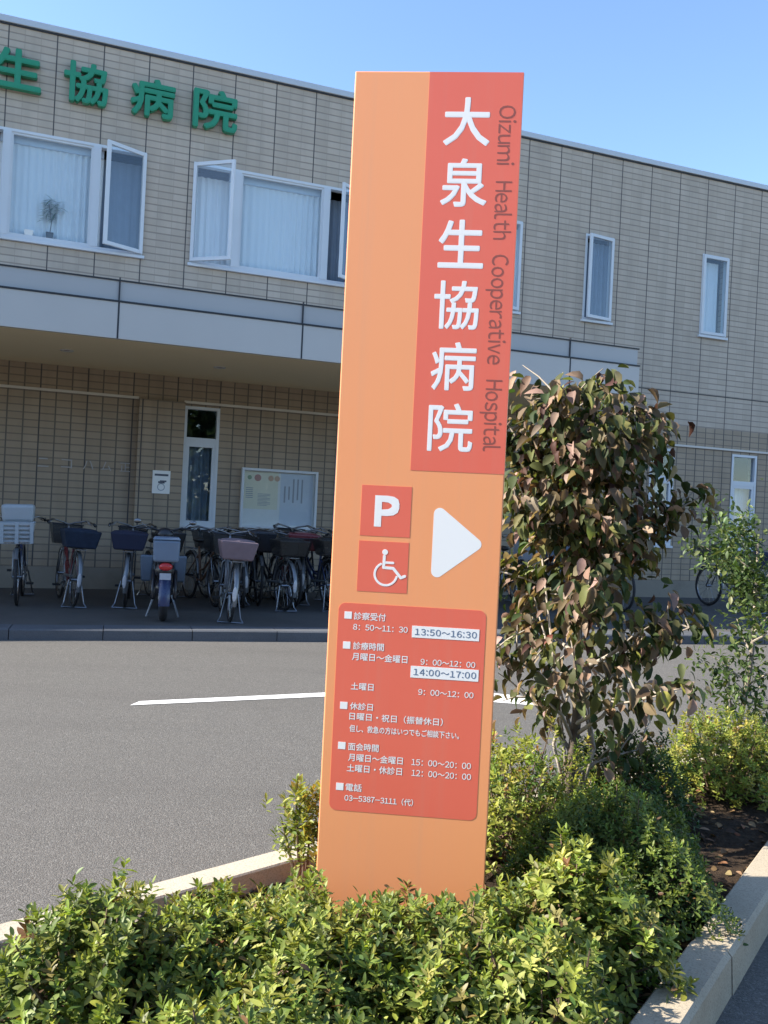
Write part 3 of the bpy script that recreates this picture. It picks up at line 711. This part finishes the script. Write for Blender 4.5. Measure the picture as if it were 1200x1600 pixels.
LINES = [("診察受付", -0.134, -0.026, 1.097, .026), ("8：50〜11：30", -0.135, 0.049, 1.060, .020), ("診療時間", -0.132, -0.028, 0.997, .026), ("月曜日〜金曜日", -0.134, 0.053, 0.961, .026),
         ("9：00〜12：00", 0.097, 0.279, 0.957, .020), ("土曜日", -0.133, -0.056, 0.861, .025), ("9：00〜12：00", 0.094, 0.278, 0.856, .020), ("休診日", -0.133, -0.055, 0.794, .025),
         ("日曜日・祝日（振替休日）", -0.133, 0.181, 0.760, .026), ("但し、救急の方はいつでもご相談下さい。", -0.131, 0.237, 0.719, .024), ("面会時間", -0.132, -0.029, 0.658, .026),
         ("月曜日〜金曜日", -0.130, 0.054, 0.622, .026), ("15：00〜20：00", 0.083, 0.281, 0.621, .021), ("土曜日・休診日", -0.133, 0.053, 0.586, .026), ("12：00〜20：00", 0.085, 0.283, 0.585, .021),
         ("電話", -0.134, -0.079, 0.521, .026), ("03-5387-3111（代）", -0.136, 0.095, 0.485, .024)]
mb = MB()
for t, a0, a1, zc, h in LINES: put_text(mb, t, ax(a0), ax(a1), zc - h / 2, zc + h / 2, -0.0011, -0.0005, bold=0.0004 if '：' not in t else 0.0003, solid=False, passes=4)
for a, z in ((-.154, 1.098), (-.154, .997), (-.154, .794), (-.154, .659), (-.154, .521)): mb.box(ax(a) - .0125, ax(a) + .0125, -0.0011, -0.0005, z - .012, z + .012)
mb.build('hours_lettering', M['white_film'], hp)
for t, a0, a1, zc in (("13:50～16:30", 0.063, 0.287, 1.056), ("14:00～17:00", 0.065, 0.291, 0.922)):
    MB().box(ax(a0), ax(a1), -0.0012, -0.0005, zc - .0195, zc + .0195).build('sticker', M['white_film'], hp)
    mb = MB(); put_text(mb, t, ax(a0) + .010, ax(a1) - .008, zc - .011, zc + .011, -0.0016, -0.0012, bold=0.0003, solid=False, track=0.16, passes=4); mb.build('sticker_lettering', M['ink'], hp)

# ---------------------------------------------------------------- bicycles and motorcycle
def make_wheel(c, parent):
    t = MB().ring(c, .318, .019, 36, 8).build('wheel', M['rubber'], parent, smooth=True)
    r = MB().ring(c, .292, .010, 36, 6)
    for k in range(18):
        a = 2 * PI * k / 18; sd = .03 if k % 2 else -.03
        r.tube([(c[0], c[1] + sd, c[2]), (c[0] + .29 * math.cos(a), c[1], c[2] + .29 * math.sin(a))], .0022, 3, False)
    r.tube([(c[0], c[1] - .05, c[2]), (c[0], c[1] + .05, c[2])], .02, 8)
    r.build('rim', M['chrome'], t)
    return t
def make_bike():
    g = thing('bicycle', 'x', 'bicycle', (0, 0, 0), 0, 'bicycles parked under the canopy')
    RH, FH, BB = (-.53, 0, .337), (.55, 0, .337), (-.07, 0, .29)
    f = MB().tube([(.37, 0, .66), (.24, 0, .49), (.06, 0, .36), BB], .019).tube([(.355, 0, .75), (.21, 0, .58), (.02, 0, .46), (-.13, 0, .44)], .016)
    f.tube([BB, (-.245, 0, .76)], .016).tube([(.39, 0, .63), (.33, 0, .86)], .021)
    for s in (-.055, .055): f.tube([BB, (RH[0], s, RH[2])], .010, 6).tube([(-.22, 0, .66), (RH[0], s, RH[2])], .009, 6)
    f.build('frame', M['black_paint'], g, smooth=True)
    k = MB().tube([(.395, 0, .64), (.40, 0, .70)], .02)
    for s in (-.052, .052): k.tube([(.40, 0, .68), (.41, s, .64), (.46, s, .50), (FH[0], s, FH[2])], .011, 6)
    k.build('fork', M['silver'], g, smooth=True)
    make_wheel(RH, g); make_wheel(FH, g)
    hb = MB().tube([(.33, 0, .85), (.315, 0, .98)], .013).tube([(.05, -.29, 1.0), (.16, -.29, 1.02), (.27, -.22, 1.05), (.33, -.08, 1.02), (.335, 0, .99), (.33, .08, 1.02), (.27, .22, 1.05), (.16, .29, 1.02), (.05, .29, 1.0)], .0115, 8)
    for s in (-1, 1): hb.tube([(.27, s * .20, 1.05), (.20, s * .27, 1.0)], .007, 5)
    hb = hb.build('handlebar', M['chrome'], g, smooth=True)
    for s in (-1, 1): MB().tube([(.05, s * .29, 1.0), (.16, s * .29, 1.02)], .018, 8).build('grip', M['rubber'], hb, smooth=True)
    sd = MB().blob((-.27, 0, .85), .14, .085, .04); sd.tube([(-.25, 0, .76), (-.265, 0, .84)], .013); sd.build('saddle', M['saddle'], g, smooth=True)
    for n_, c in (('mudguard', RH), ('mudguard', FH)):
        MB().ring(c, .352, .006, 22, 6, 'y', math.radians(8 if c is RH else 40), math.radians(200 if c is RH else 190), flat=.028).build(n_, M['silver'], g, smooth=True)
    MB().blob((-.888, .012, .36), .010, .026, .085, 10, 6).build('reflector', M['reflector'], g)
    cr = MB()
    for s in (-.055, .055): cr.tube([(-.28, s, .72), (-.80, s, .72)], .007, 5).tube([(-.74, s, .72), (RH[0], s * 1.1, RH[2])], .006, 5)
    for x in (-.35, -.5, -.65, -.8): cr.tube([(x, -.06, .72), (x, .06, .72)], .006, 5)
    cr.build('carrier', M['silver'], g)
    st = MB()
    for s in (-1, 1): st.tube([(RH[0], s * .07, RH[2]), (RH[0] - .07, s * .12, .06), (RH[0] - .10, s * .15, .012)], .009, 6)
    st.tube([(RH[0] - .10, -.15, .012), (RH[0] - .10, .15, .012)], .009, 6).build('kickstand', M['chrome'], g)
    ck = MB().ring((BB[0], .05, BB[2]), .085, .008, 20, 5)
    ck.tube([(BB[0], .06, BB[2]), (BB[0] + .15, .08, BB[2] - .07)], .01, 6).tube([(BB[0], -.06, BB[2]), (BB[0] - .15, -.08, BB[2] + .07)], .01, 6)
    ck.tube([(BB[0] - .01, 0.05, BB[2] + .07), (RH[0], .05, RH[2] + .05)], .018, 6).tube([(BB[0] - .01, 0.05, BB[2] - .07), (RH[0], .05, RH[2] - .05)], .010, 6)
    ck = ck.build('chain_guard', M['silver'], g)
    for x, y, z in ((BB[0] + .15, .12, BB[2] - .07), (BB[0] - .15, -.12, BB[2] + .07)): MB().box(x - .04, x + .04, y - .045, y + .045, z - .012, z + .012).build('pedal', M['rubber'], ck)
    ba = MB().frustum(.50, 0, .73, .985, .105, .15, .145, .195, dx=.03, open_top=True).build('front_basket', M['wire_black'], g)
    rm = MB(); q = [(.53 - .147, -.197), (.53 + .147, -.197), (.53 + .147, .197), (.53 - .147, .197)]
    rm.tube([(x, y, .987) for x, y in q + q[:1]], .008, 6).build('basket_rim', M['black_paint'], ba)
    fc = MB().frustum(.51, 0, .735, 1.0, .11, .155, .155, .21, dx=.02).blob((.53, 0, 1.0), .15, .20, .05, 12, 6).build('basket_cover', M['navy_cloth'], g, bevel=.02)
    rb = MB().frustum(-.60, 0, .735, .95, .16, .175, .19, .225).blob((-.60, 0, .95), .18, .215, .03, 12, 6).build('rear_basket', M['navy_cloth'], g, bevel=.02)
    MB().blob((.60, 0, .66), .05, .035, .035, 10, 6).build('headlight', M['chrome'], g, smooth=True)
    return g
def dup(root, loc, rotz, label, skip=(), mats=None, new_name=None):
    r = root.copy(); COL.objects.link(r); r.location = loc; r.rotation_euler = (0, 0, rotz); r['label'] = label
    def cp(src, par):
        for ch in src.children:
            nm = ch.name.split('.')[0]
            if nm in skip: continue
            c = ch.copy(); COL.objects.link(c); c.parent = par
            if mats and nm in mats:
                c.material_slots[0].link = 'OBJECT'; c.material_slots[0].material = M[mats[nm]]
            cp(ch, c)
    cp(root, r); return r
bike0 = make_bike()
# near wheel contact point (paving coordinates), which end faces out, label, left-out parts, colours
PZ = 0.108
BK = [
 (-0.07, -2.20, 'f', -2, 'child-seat bicycle with a white slatted basket, first of the row', ('basket_cover', 'rear_basket'), dict(front_basket='wire_white', basket_rim='white_plastic', frame='navy_paint')),
 (0.47, -2.30, 'r', 3, 'bicycle with a dark blue patterned rear basket beside the child-seat bicycle', ('basket_cover',), dict(rear_basket='blue_cloth', frame='maroon_paint')),
 (1.22, -2.42, 'r', -4, 'bicycle with a wide navy covered basket in front of the pilaster', ('basket_cover',), dict(rear_basket='navy_cloth', frame='silver')),
 (1.62, -1.95, 'f', 5, 'dark bicycle half hidden behind the navy basket', ('rear_basket',), dict(basket_cover='saddle')),
 (2.16, -2.30, 'f', 8, 'brown bicycle with swept chrome handlebars under the tall window', ('basket_cover', 'rear_basket'), dict(frame='brown_paint', front_basket='wire_black')),
 (2.20, -3.70, 'r', -8, 'bicycle with a faded pink rear basket on its stand nearest the kerb', ('basket_cover',), dict(rear_basket='pink_cloth', frame='silver')),
 (2.75, -2.35, 'f', -6, 'black bicycle under the left edge of the notice board', ('rear_basket', 'basket_cover'), dict()),
 (3.05, -2.65, 'r', 4, 'black bicycle with a black rear basket under the notice board', ('basket_cover',), dict(rear_basket='wire_black')),
 (3.38, -2.30, 'f', -3, 'maroon bicycle with a black wire basket under the notice board', ('rear_basket', 'basket_cover'), dict(frame='maroon_paint')),
 (3.72, -2.55, 'r', 6, 'navy bicycle with a white reflector close to the orange sign', ('basket_cover',), dict(frame='navy_paint', rear_basket='wire_black')),
 (2.45, -2.05, 'r', 9, 'dark bicycle squeezed in behind the faded pink basket', ('basket_cover',), dict(rear_basket='wire_black', frame='black_paint')),
 (2.92, -1.95, 'f', -9, 'navy bicycle standing back against the wall under the notice board', ('rear_basket',), dict(basket_cover='black_paint', frame='navy_paint')),
 (3.55, -1.90, 'r', -7, 'brown bicycle leaning in the tight cluster left of the orange sign', ('basket_cover',), dict(rear_basket='maroon_paint', frame='brown_paint')),
 (3.90, -2.15, 'f', 10, 'black bicycle turned askew just left of the orange sign', ('rear_basket', 'basket_cover'), dict(frame='black_paint')),
 (4.12, -2.35, 'f', 2, 'dark bicycle partly covered by the left edge of the orange sign', ('rear_basket',), dict(basket_cover='saddle', frame='teal_paint')),
 (6.72, -2.35, 'f', 3, 'bicycle with a blue-grey wire basket showing between sign and dogwood', ('rear_basket', 'basket_cover'), dict(front_basket='wire_grey', basket_rim='silver')),
 (7.25, -2.30, 'f', -4, 'bicycle with a blue-grey basket behind the dogwood trunk', ('rear_basket',), dict(basket_cover='pale_blue')),
 (7.85, -2.40, 'r', 5, 'bicycle with a silver frame behind the middle of the dogwood', ('basket_cover',), dict(frame='silver', rear_basket='navy_cloth')),
 (8.5, -2.35, 'f', -3, 'navy bicycle glimpsed through the dark side of the dogwood', ('rear_basket', 'basket_cover'), dict(frame='navy_paint')),
 (10.9, -2.40, 'r', -5, 'black bicycle at the far right end of the row', ('basket_cover',), dict(rear_basket='navy_cloth')),
]
for i, (x, y, end, tw, lab, skip, mats) in enumerate(BK):
    rz = BR - PI / 2 + (PI if end == 'r' else 0) + math.radians(tw)
    off = 0.55 if end == 'f' else 0.53
    rj = random.Random(100 + i); loc = BW @ Vector((x + rj.uniform(-.05, .05) * (i > 2), y + off + rj.uniform(-.12, .12), PZ))
    b_ = dup(bike0, loc, rz + math.radians(rj.uniform(-5, 5) if i else 0), lab, skip, mats)
    b_.rotation_euler[0] = math.radians(rj.uniform(-3.5, 3.5)); k_ = rj.uniform(.94, 1.03); b_.scale = (k_, k_, k_ * rj.uniform(.97, 1.03))
    if i == 0: first_bike = b_
for ch in list(bike0.children_recursive): bpy.data.objects.remove(ch)
bpy.data.objects.remove(bike0)
# child seat shell and white slats of the first bicycle
cs = MB().frustum(.43, 0, .98, 1.20, .15, .17, .17, .19).build('child_seat', M['white_plastic'], first_bike, bevel=.04)
sm = MB()
for z in (.77, .82, .87, .92, .97): sm.box(.655 + (z - .73) * .16, .668 + (z - .73) * .16, -.17, .17, z - .013, z + .013)
for y in (-.165, 0, .165): sm.box(.66, .712, y - .02, y + .02, .74, .99)
sm.build('basket_slats', M['white_plastic'], first_bike)

def make_moto():
    g = thing('motorcycle', 'motorcycle with a pale blue rear box and red tail light', 'motorcycle', BW @ Vector((1.52, -3.62 + .55, PZ)), BR - PI / 2 + PI + math.radians(-6))
    for x in (-.55, .66):
        t = MB().ring((x, 0, .25), .205, .048, 30, 8).build('wheel', M['rubber'], g, smooth=True)
        MB().ring((x, 0, .25), .165, .015, 24, 6).tube([(x, -.06, .25), (x, .06, .25)], .06, 12).build('rim', M['silver'], t, smooth=True)
    MB().ring((-.55, 0, .25), .29, .010, 18, 6, 'y', math.radians(20), math.radians(190), flat=.07).build('mudguard', M['navy_paint'], g, smooth=True)
    MB().ring((.66, 0, .25), .28, .010, 18, 6, 'y', math.radians(20), math.radians(170), flat=.06).build('mudguard', M['navy_paint'], g, smooth=True)
    bd = MB().tube([(-.62, 0, .58), (-.2, 0, .52), (.1, 0, .42), (.38, 0, .55), (.46, 0, .86)], [.10, .12, .10, .08, .06], 10).blob((0, 0, .33), .2, .13, .12)
    for s in (-1, 1): bd.tube([(.48, s * .07, .75), (.66, s * .07, .25)], .022, 8).tube([(-.35, s * .12, .55), (-.55, s * .12, .25)], .025, 8)
    bd.build('body', M['black_paint'], g, smooth=True)
    MB().blob((-.25, 0, .73), .38, .14, .075).build('saddle', M['saddle'], g, smooth=True)
    for s in (-1, 1): MB().frustum(.42, s * .20, .36, .68, .02, .06, .03, .08).build('leg_shield', M['leg_shield'], g, bevel=.02)
    tb = MB().frustum(-.72, 0, .68, .92, .15, .135, .155, .145).build('top_box', M['pale_blue'], g, bevel=.025)
    MB().frustum(-.72, 0, .922, .95, .16, .15, .14, .13).build('lid', M['pale_blue'], tb, bevel=.01)
    MB().blob((-.84, 0, .63), .04, .075, .045, 12, 8).build('tail_light', M['red_lens'], g, smooth=True)
    MB().box(-.875, -.868, -.06, .06, .49, .56).build('number_plate', M['print_grey'], g)
    hb = MB().tube([(.36, -.34, 1.0), (.45, -.2, 1.02), (.47, 0, .96), (.45, .2, 1.02), (.36, .34, 1.0)], .013, 8).blob((.5, 0, .93), .09, .11, .09, 12, 8).build('handlebar', M['black_paint'], g, smooth=True)
    for s in (-1, 1):
        MB().tube([(.42, s * .22, 1.02), (.44, s * .30, 1.08)], .006, 6).blob((.43, s * .33, 1.09), .015, .045, .03, 12, 6).build('mirror', M['chrome'], hb, smooth=True)
    for s in (-1, 1): MB().tube([(-.15, s * .1, .25), (-.25, s * .18, .01)], .012, 6).build('kickstand', M['silver'], g)
make_moto()

# ---------------------------------------------------------------- planting
FRESH = [(5, (.285, .32, .06)), (5, (.195, .24, .046)), (3, (.11, .15, .034)), (2.4, (.42, .42, .12)), (.3, (.27, .22, .08)), (.06, (.26, .13, .06))]
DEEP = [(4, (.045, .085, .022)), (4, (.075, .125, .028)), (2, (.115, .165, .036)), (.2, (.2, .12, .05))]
MOUND = [(4, (.15, .20, .04)), (3, (.22, .26, .05)), (2, (.08, .12, .03)), (.3, (.26, .27, .07))]
DRY = [(.5, (.22, .13, .06)), (.4, (.14, .09, .05))]
YELL = [(4, (.33, .35, .06)), (4, (.22, .27, .05)), (2, (.46, .42, .09)), (1, (.06, .11, .02)), (.4, (.30, .16, .05))]
def azalea(label, cx, cy, rx, ry, h, n_shoots, pal, seed, leaf=0.039, rot=0.0, z0=None, inner=1.0, spread=(.84, 1.05), dens=1.65, cat='shrub', name='azalea_shrub'):
    rg = np.random.default_rng(seed); z0 = 0.05 if z0 is None else z0
    g = thing(name, label, cat, (cx, cy, z0), rot, 'azalea shrubs of the bed')
    # shoot tips on a lumpy dome
    n = int(n_shoots * dens); az = rg.uniform(0, 2 * PI, n); sz = rg.uniform(0.02, 1.0, n) ** 0.8
    cxy = np.sqrt(np.maximum(0, 1 - sz ** 2.2)); dx, dy = cxy * np.cos(az), cxy * np.sin(az)
    k = rg.uniform(0, 6.28, 6)
    lump = 1 + .12 * np.sin(3 * az + k[0]) * cxy + .10 * np.sin(5 * az + 4 * sz + k[1]) + .07 * np.sin(9 * az + k[2] + 6 * sz)
    rad = lump * rg.uniform(spread[0], spread[1], n)
    tip = np.stack([rx * dx * rad, ry * dy * rad, np.maximum(.03, h * sz * rad)], 1)
    nrm = np.stack([dx / rx, dy / ry, sz / h], 1); nrm /= np.linalg.norm(nrm, axis=1, keepdims=True)
    ax_ = .55 * nrm + np.array([0, 0, .75]) + rg.normal(0, .22, (n, 3)); ax_ /= np.linalg.norm(ax_, axis=1, keepdims=True)
    P, D, U, Ln, T = [], [], [], [], []
    per = 9
    ref = np.cross(ax_, rg.normal(0, 1, (n, 3))); ref /= np.linalg.norm(ref, axis=1, keepdims=True); ref2 = np.cross(ax_, ref)
    shoot_c = pick(rg, pal, n)
    for j in range(per):
        a = j * 2.4 + rg.uniform(-.3, .3, n); el = np.radians(62 - j * 7.5) + rg.normal(0, .16, n)
        rd = ref * np.cos(a)[:, None] + ref2 * np.sin(a)[:, None]
        D.append(rd * np.cos(el)[:, None] + ax_ * np.sin(el)[:, None]); U.append(ax_ * np.cos(el)[:, None] - rd * np.sin(el)[:, None] + rg.normal(0, .15, (n, 3)))
        P.append(tip - ax_ * (j * .0045)[None] if False else tip - ax_ * (j * .0045))
        Ln.append(leaf * rg.uniform(.7, 1.2, n) * (.62 + .06 * j)); T.append(shoot_c * rg.uniform(.8, 1.2, (n, 1)))
    # older leaves inside
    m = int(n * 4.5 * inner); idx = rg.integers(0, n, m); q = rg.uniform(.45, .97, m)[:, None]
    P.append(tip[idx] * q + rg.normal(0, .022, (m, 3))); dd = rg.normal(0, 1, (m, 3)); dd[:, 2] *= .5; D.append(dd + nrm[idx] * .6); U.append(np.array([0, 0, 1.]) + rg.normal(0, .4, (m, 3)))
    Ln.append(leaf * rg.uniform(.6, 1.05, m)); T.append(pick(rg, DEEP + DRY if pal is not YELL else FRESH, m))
    P, D, U, Ln, T = map(np.concatenate, (P, D, U, Ln, T)); P[:, 2] = np.maximum(P[:, 2], .012)
    leaves('foliage', P, D, U, Ln, Ln * rg.uniform(.34, .47, len(Ln)), rg.uniform(.1, .5, len(Ln)), rg.uniform(-.05, .25, len(Ln)), T, M['leaf'], g)
    mb = MB(); r_ = random.Random(seed)
    for i in range(min(n, 90)):
        t = tip[i]; b0 = (r_.uniform(-.25, .25) * rx, r_.uniform(-.25, .25) * ry, -.02); md = (t[0] * .6 + r_.uniform(-.03, .03), t[1] * .6 + r_.uniform(-.03, .03), t[2] * .45)
        mb.tube([b0, md, tuple(t * .97)], [.006, .0042, .0022], 4, False)
    mb.build('stems', M['twig'], g)
    return g
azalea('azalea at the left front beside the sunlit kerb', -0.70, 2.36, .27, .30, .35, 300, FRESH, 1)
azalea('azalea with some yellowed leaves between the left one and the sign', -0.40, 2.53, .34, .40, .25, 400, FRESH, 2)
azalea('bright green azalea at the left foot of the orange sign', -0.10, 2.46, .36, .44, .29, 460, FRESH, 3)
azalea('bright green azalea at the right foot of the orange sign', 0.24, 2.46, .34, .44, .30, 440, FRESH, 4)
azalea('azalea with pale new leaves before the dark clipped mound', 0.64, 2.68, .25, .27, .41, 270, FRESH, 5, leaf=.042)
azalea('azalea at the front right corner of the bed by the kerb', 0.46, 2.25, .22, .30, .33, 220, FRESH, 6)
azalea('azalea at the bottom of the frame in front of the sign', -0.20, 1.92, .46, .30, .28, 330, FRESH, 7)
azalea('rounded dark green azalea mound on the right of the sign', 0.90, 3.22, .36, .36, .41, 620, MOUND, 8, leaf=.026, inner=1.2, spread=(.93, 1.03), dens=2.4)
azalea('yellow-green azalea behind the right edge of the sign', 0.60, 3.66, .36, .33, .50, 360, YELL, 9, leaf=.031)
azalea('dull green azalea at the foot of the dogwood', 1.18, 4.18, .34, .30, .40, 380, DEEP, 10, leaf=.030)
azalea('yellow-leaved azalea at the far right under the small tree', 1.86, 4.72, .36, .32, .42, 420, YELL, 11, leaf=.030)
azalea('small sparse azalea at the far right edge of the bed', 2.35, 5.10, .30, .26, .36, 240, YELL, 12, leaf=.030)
# upright young shrub left of the sign, bare stems below
g = thing('young_shrub', 'thin upright shrub with bare stems at the left edge of the sign', 'shrub', (-0.235, 3.17, .05))
rg = np.random.default_rng(21); n = 110
tips = np.stack([rg.normal(.01, .048, n), rg.normal(0, .05, n), rg.uniform(.20, .43, n)], 1)
P, D, U, Ln = [], [], [], []
for j in range(9):
    a = rg.uniform(0, 6.28, n); el = np.radians(60 - 8 * j)
    D.append(np.stack([np.cos(a) * np.cos(el), np.sin(a) * np.cos(el), np.full(n, np.sin(el))], 1)); U.append(np.tile((0, 0, 1.), (n, 1)) + rg.normal(0, .3, (n, 3))); P.append(tips - np.array([0, 0, .005 * j])); Ln.append(rg.uniform(.022, .036, n))
P, D, U, Ln = map(np.concatenate, (P, D, U, Ln))
leaves('foliage', P, D, U, Ln, Ln * .38, .3, .1, pick(rg, FRESH, len(P)), M['leaf'], g)
mb = MB()
for i in range(7): t = tips[i]; mb.tube([(t[0] * .4, t[1] * .4, -.02), (t[0] * .5 + .01, t[1] * .5, .12), tuple(t)], [.007, .006, .003], 5, False)
mb.build('stems', M['twig'], g)

DOG = [(3, (.045, .068, .024)), (3.4, (.085, .095, .034)), (2.2, (.14, .10, .058)), (2.6, (.23, .155, .105)), (2.2, (.40, .28, .21)), (1.2, (.20, .21, .07)), (.6, (.085, .036, .030)), (.25, (.26, .25, .06)), (.03, (.20, .05, .04))]
def dogwood():
    g = thing('dogwood_tree', 'bushy dogwood with large maroon and green leaves right of the sign', 'tree', (0.90, 4.02, .04))
    rg = np.random.default_rng(77); rd = random.Random(77)
    tk = MB(); tk.tube([(-.02, 0, -.05), (-.01, .0, .25), (.01, .0, .55), (.0, .02, .9), (.02, 0, 1.3), (.0, .01, 1.7), (.03, 0, 2.0)], [.03, .025, .022, .019, .015, .010, .005], 8)
    tk.build('trunk', M['bark'], g, smooth=True)
    lim = MB(); tips = []
    def limb(z0, az, ln, rise, r0):
        p0 = Vector((0, 0, z0)); d = Vector((math.cos(az), math.sin(az) * .85, 0)); pts = [p0]
        for k in range(1, 6):
            t = k / 5; p = p0 + d * ln * t + Vector((rd.uniform(-.02, .02), rd.uniform(-.02, .02), rise * (t ** .8))); pts.append(p)
            if k >= 2:
                tips.append((p, t))
                for q in range(2):
                    e = p + Vector((rd.uniform(-.16, .16), rd.uniform(-.16, .16), rd.uniform(-.03, .17))); lim.tube([p, (p + e) / 2 + Vector((0, 0, .01)), e], [.005, .004, .002], 4, False); tips.append((e, t)); tips.append(((p + e) / 2, t))
        lim.tube(pts, [r0, r0 * .85, r0 * .7, r0 * .55, r0 * .4, r0 * .25], 6, False)
    zs = [.28, .36, .50, .55, .62, .74, .80, .88, .98, 1.05, 1.12, 1.20, 1.30, 1.36, 1.42, 1.52, 1.58, 1.66, 1.74, 1.80, 1.88]
    for i, z in enumerate(zs):
        az = i * 2.4 + rd.uniform(-.4, .4)
        c = math.cos(az)
        prof = 0.40 + .10 * math.sin(min(1, max(0, (z - .2) / 1.5)) * PI) if z < 1.6 else .40 - .25 * (z - 1.6)
        if c > 0.1 and .35 < z < .78: prof += .12
        if c > 0 and .78 < z < 1.25: prof *= .8
        if z < .5: prof *= .8
        if c > .2 and z > .8: prof = min(prof, .33)
        limb(z, az, prof * rd.uniform(.8, 1.1), rd.uniform(.06, .26), .011)
    for k in range(5): lim.tube([(0, 0, .02 + .03 * k), (rd.uniform(-.1, .1), rd.uniform(-.08, .08), .4), (rd.uniform(-.22, .22), rd.uniform(-.15, .15), .85 + .1 * k)], [.010, .008, .004], 6)
    lim.tube([(0, 0, .42), (-.07, -.05, .55), (-.15, -.09, .62)], [.010, .008, .004], 6); lim.tube([(0, 0, .45), (.10, -.09, .56), (.19, -.12, .72)], [.011, .008, .004], 6)
    lim.build('limbs', M['bark_pale'], g, smooth=True)
    pts = np.array([t[0][:] for t in tips]); n = 3700
    idx = rg.integers(0, len(pts), n); P = pts[idx] + rg.normal(0, .045, (n, 3))
    extra = 1250; q = rg.normal(0, 1, (extra, 3)); q /= np.linalg.norm(q, axis=1, keepdims=True); q *= rg.uniform(.35, 1.0, (extra, 1)); E = np.stack([q[:, 0] * .40, q[:, 1] * .36, 1.62 + q[:, 2] * .48], 1); P = np.concatenate([P, E]); P = P[P[:, 2] < 2.06 + .05 * np.sin(9 * P[:, 0])]
    # a gap in the crown where the building shows, and a loose foot
    keep = ~((P[:, 2] < .75) & (rg.uniform(0, 1, len(P)) < .5)); keep &= ~((P[:, 2] < .66) & (P[:, 0] < -.14) & (rg.uniform(0, 1, len(P)) < .7)); P = P[keep]; n = len(P)
    out = P * np.array([1, 1, 0]); out /= np.maximum(np.linalg.norm(out, axis=1, keepdims=True), .05)
    D = out * .7 + rg.normal(0, .5, (n, 3)) + np.array([0, 0, -.75]); U = np.array([0, 0, 1.]) + out * .5 + rg.normal(0, .45, (n, 3))
    L = rg.uniform(.036, .080, n); T = pick(rg, DOG, n)
    leaves('crown', P, D, U, L, L * rg.uniform(.5, .66, n), rg.uniform(.2, 1.3, n), rg.uniform(-.15, .9, n), T, M['leaf_dog'], g)
dogwood()

def young_tree():
    g = thing('young_tree', 'slender pale-stemmed tree with small green leaves at the right edge', 'tree', (2.12, 5.14, .04))
    rg = np.random.default_rng(31); rd = random.Random(31)
    tk = MB().tube([(-.04, 0, -.05), (-.03, 0, .25), (.02, 0, .6), (.05, .02, 1.0), (.03, 0, 1.35)], [.018, .016, .014, .011, .006], 8).tube([(-.03, .0, .22), (-.08, .03, .45), (-.09, .03, .66)], [.010, .006, .002], 6)
    tk.build('trunk', M['bark_grey'], g, smooth=True)
    lim = MB(); tips = []
    for i in range(20):
        z = rd.uniform(.35, 1.3) if i > 6 else rd.uniform(.95, 1.35); az = rd.uniform(0, 2 * PI); ln = rd.uniform(.16, .36) * ((1.25 if math.cos(az) < 0 else 1.0) if z > .9 else .85); p0 = Vector((.03, 0, z)); pts = [p0]
        for k in range(1, 4): pts.append(p0 + Vector((math.cos(az) * ln * k / 3, math.sin(az) * ln * k / 3, .16 * k / 3 + rd.uniform(-.02, .02)))); tips += [pts[-1]] * (2 if z > .85 else 1)
        lim.tube(pts, [.006, .005, .003, .002], 5, False)
    lim.build('limbs', M['bark_pale'], g)
    pts = np.array([p[:] for p in tips]); n = 2700; P = pts[rg.integers(0, len(pts), n)] + rg.normal(0, .055, (n, 3)); P[:, 0] -= .05
    low = 420; P = np.concatenate([P, np.stack([rg.normal(0, .14, low), rg.normal(0, .12, low), rg.uniform(.18, .55, low)], 1)]); n = len(P)
    D = rg.normal(0, .7, (n, 3)) + np.array([0, 0, .1]); U = np.array([0, 0, 1.]) + rg.normal(0, .4, (n, 3)); L = rg.uniform(.028, .052, n)
    leaves('crown', P, D, U, L, L * .5, .35, .15, pick(rg, [(4, (.06, .10, .032)), (3, (.09, .135, .042)), (2, (.16, .20, .07)), (1, (.035, .06, .022))], n), M['leaf'], g)
young_tree()

# fallen leaves on the soil
rg = np.random.default_rng(9); P = []
while len(P) < 2300:
    x, y = rg.uniform(-3, 3.4), rg.uniform(.6, 6.2)
    if in_bed(x, y) and not (abs(x - .1) < .3 and abs(y - 3.12) < .17): P.append((x, y, soil_z(x, y) + rg.uniform(.004, .02)))
P = np.array(P); n = len(P); D = rg.normal(0, 1, (n, 3)); D[:, 2] *= .18
lt = leaves('fallen_leaves', P, D, np.array([0, 0, 1.]) + rg.normal(0, .3, (n, 3)), rg.uniform(.025, .06, n), rg.uniform(.012, .03, n), .4, .2, pick(rg, [(3, (.20, .11, .055)), (3, (.12, .065, .035)), (2, (.30, .19, .11)), (1, (.24, .10, .05)), (1, (.07, .045, .03))], n), M['litter'])
struct(lt, 'brown fallen leaves scattered over the soil', 'fallen leaves', 'stuff')

# the trees across the car park, behind the photographer; the panes mirror them
rg = np.random.default_rng(51); n = 15000
x = rg.uniform(-45, 55, n); top = 7.0 + 1.6 * np.sin(x * .45) + 1.1 * np.sin(x * 1.3 + 1)
z = top * rg.uniform(.02, 1, n) ** .8; y = -22 + 2.6 * rg.normal(0, 1, n) * np.sqrt(np.clip(1.1 - z / top, .05, 1))
tl = leaves('treeline', np.stack([x, y, z], 1), rg.normal(0, 1, (n, 3)), np.array([0, .6, .8]) + rg.normal(0, .5, (n, 3)), rg.uniform(.5, 1.1, n), rg.uniform(.35, .7, n), .3, .2, pick(rg, [(3, (.035, .06, .02)), (2, (.06, .09, .03))], n), M['leaf'])
struct(tl, 'dark trees across the car park mirrored in the panes', 'trees', 'stuff')
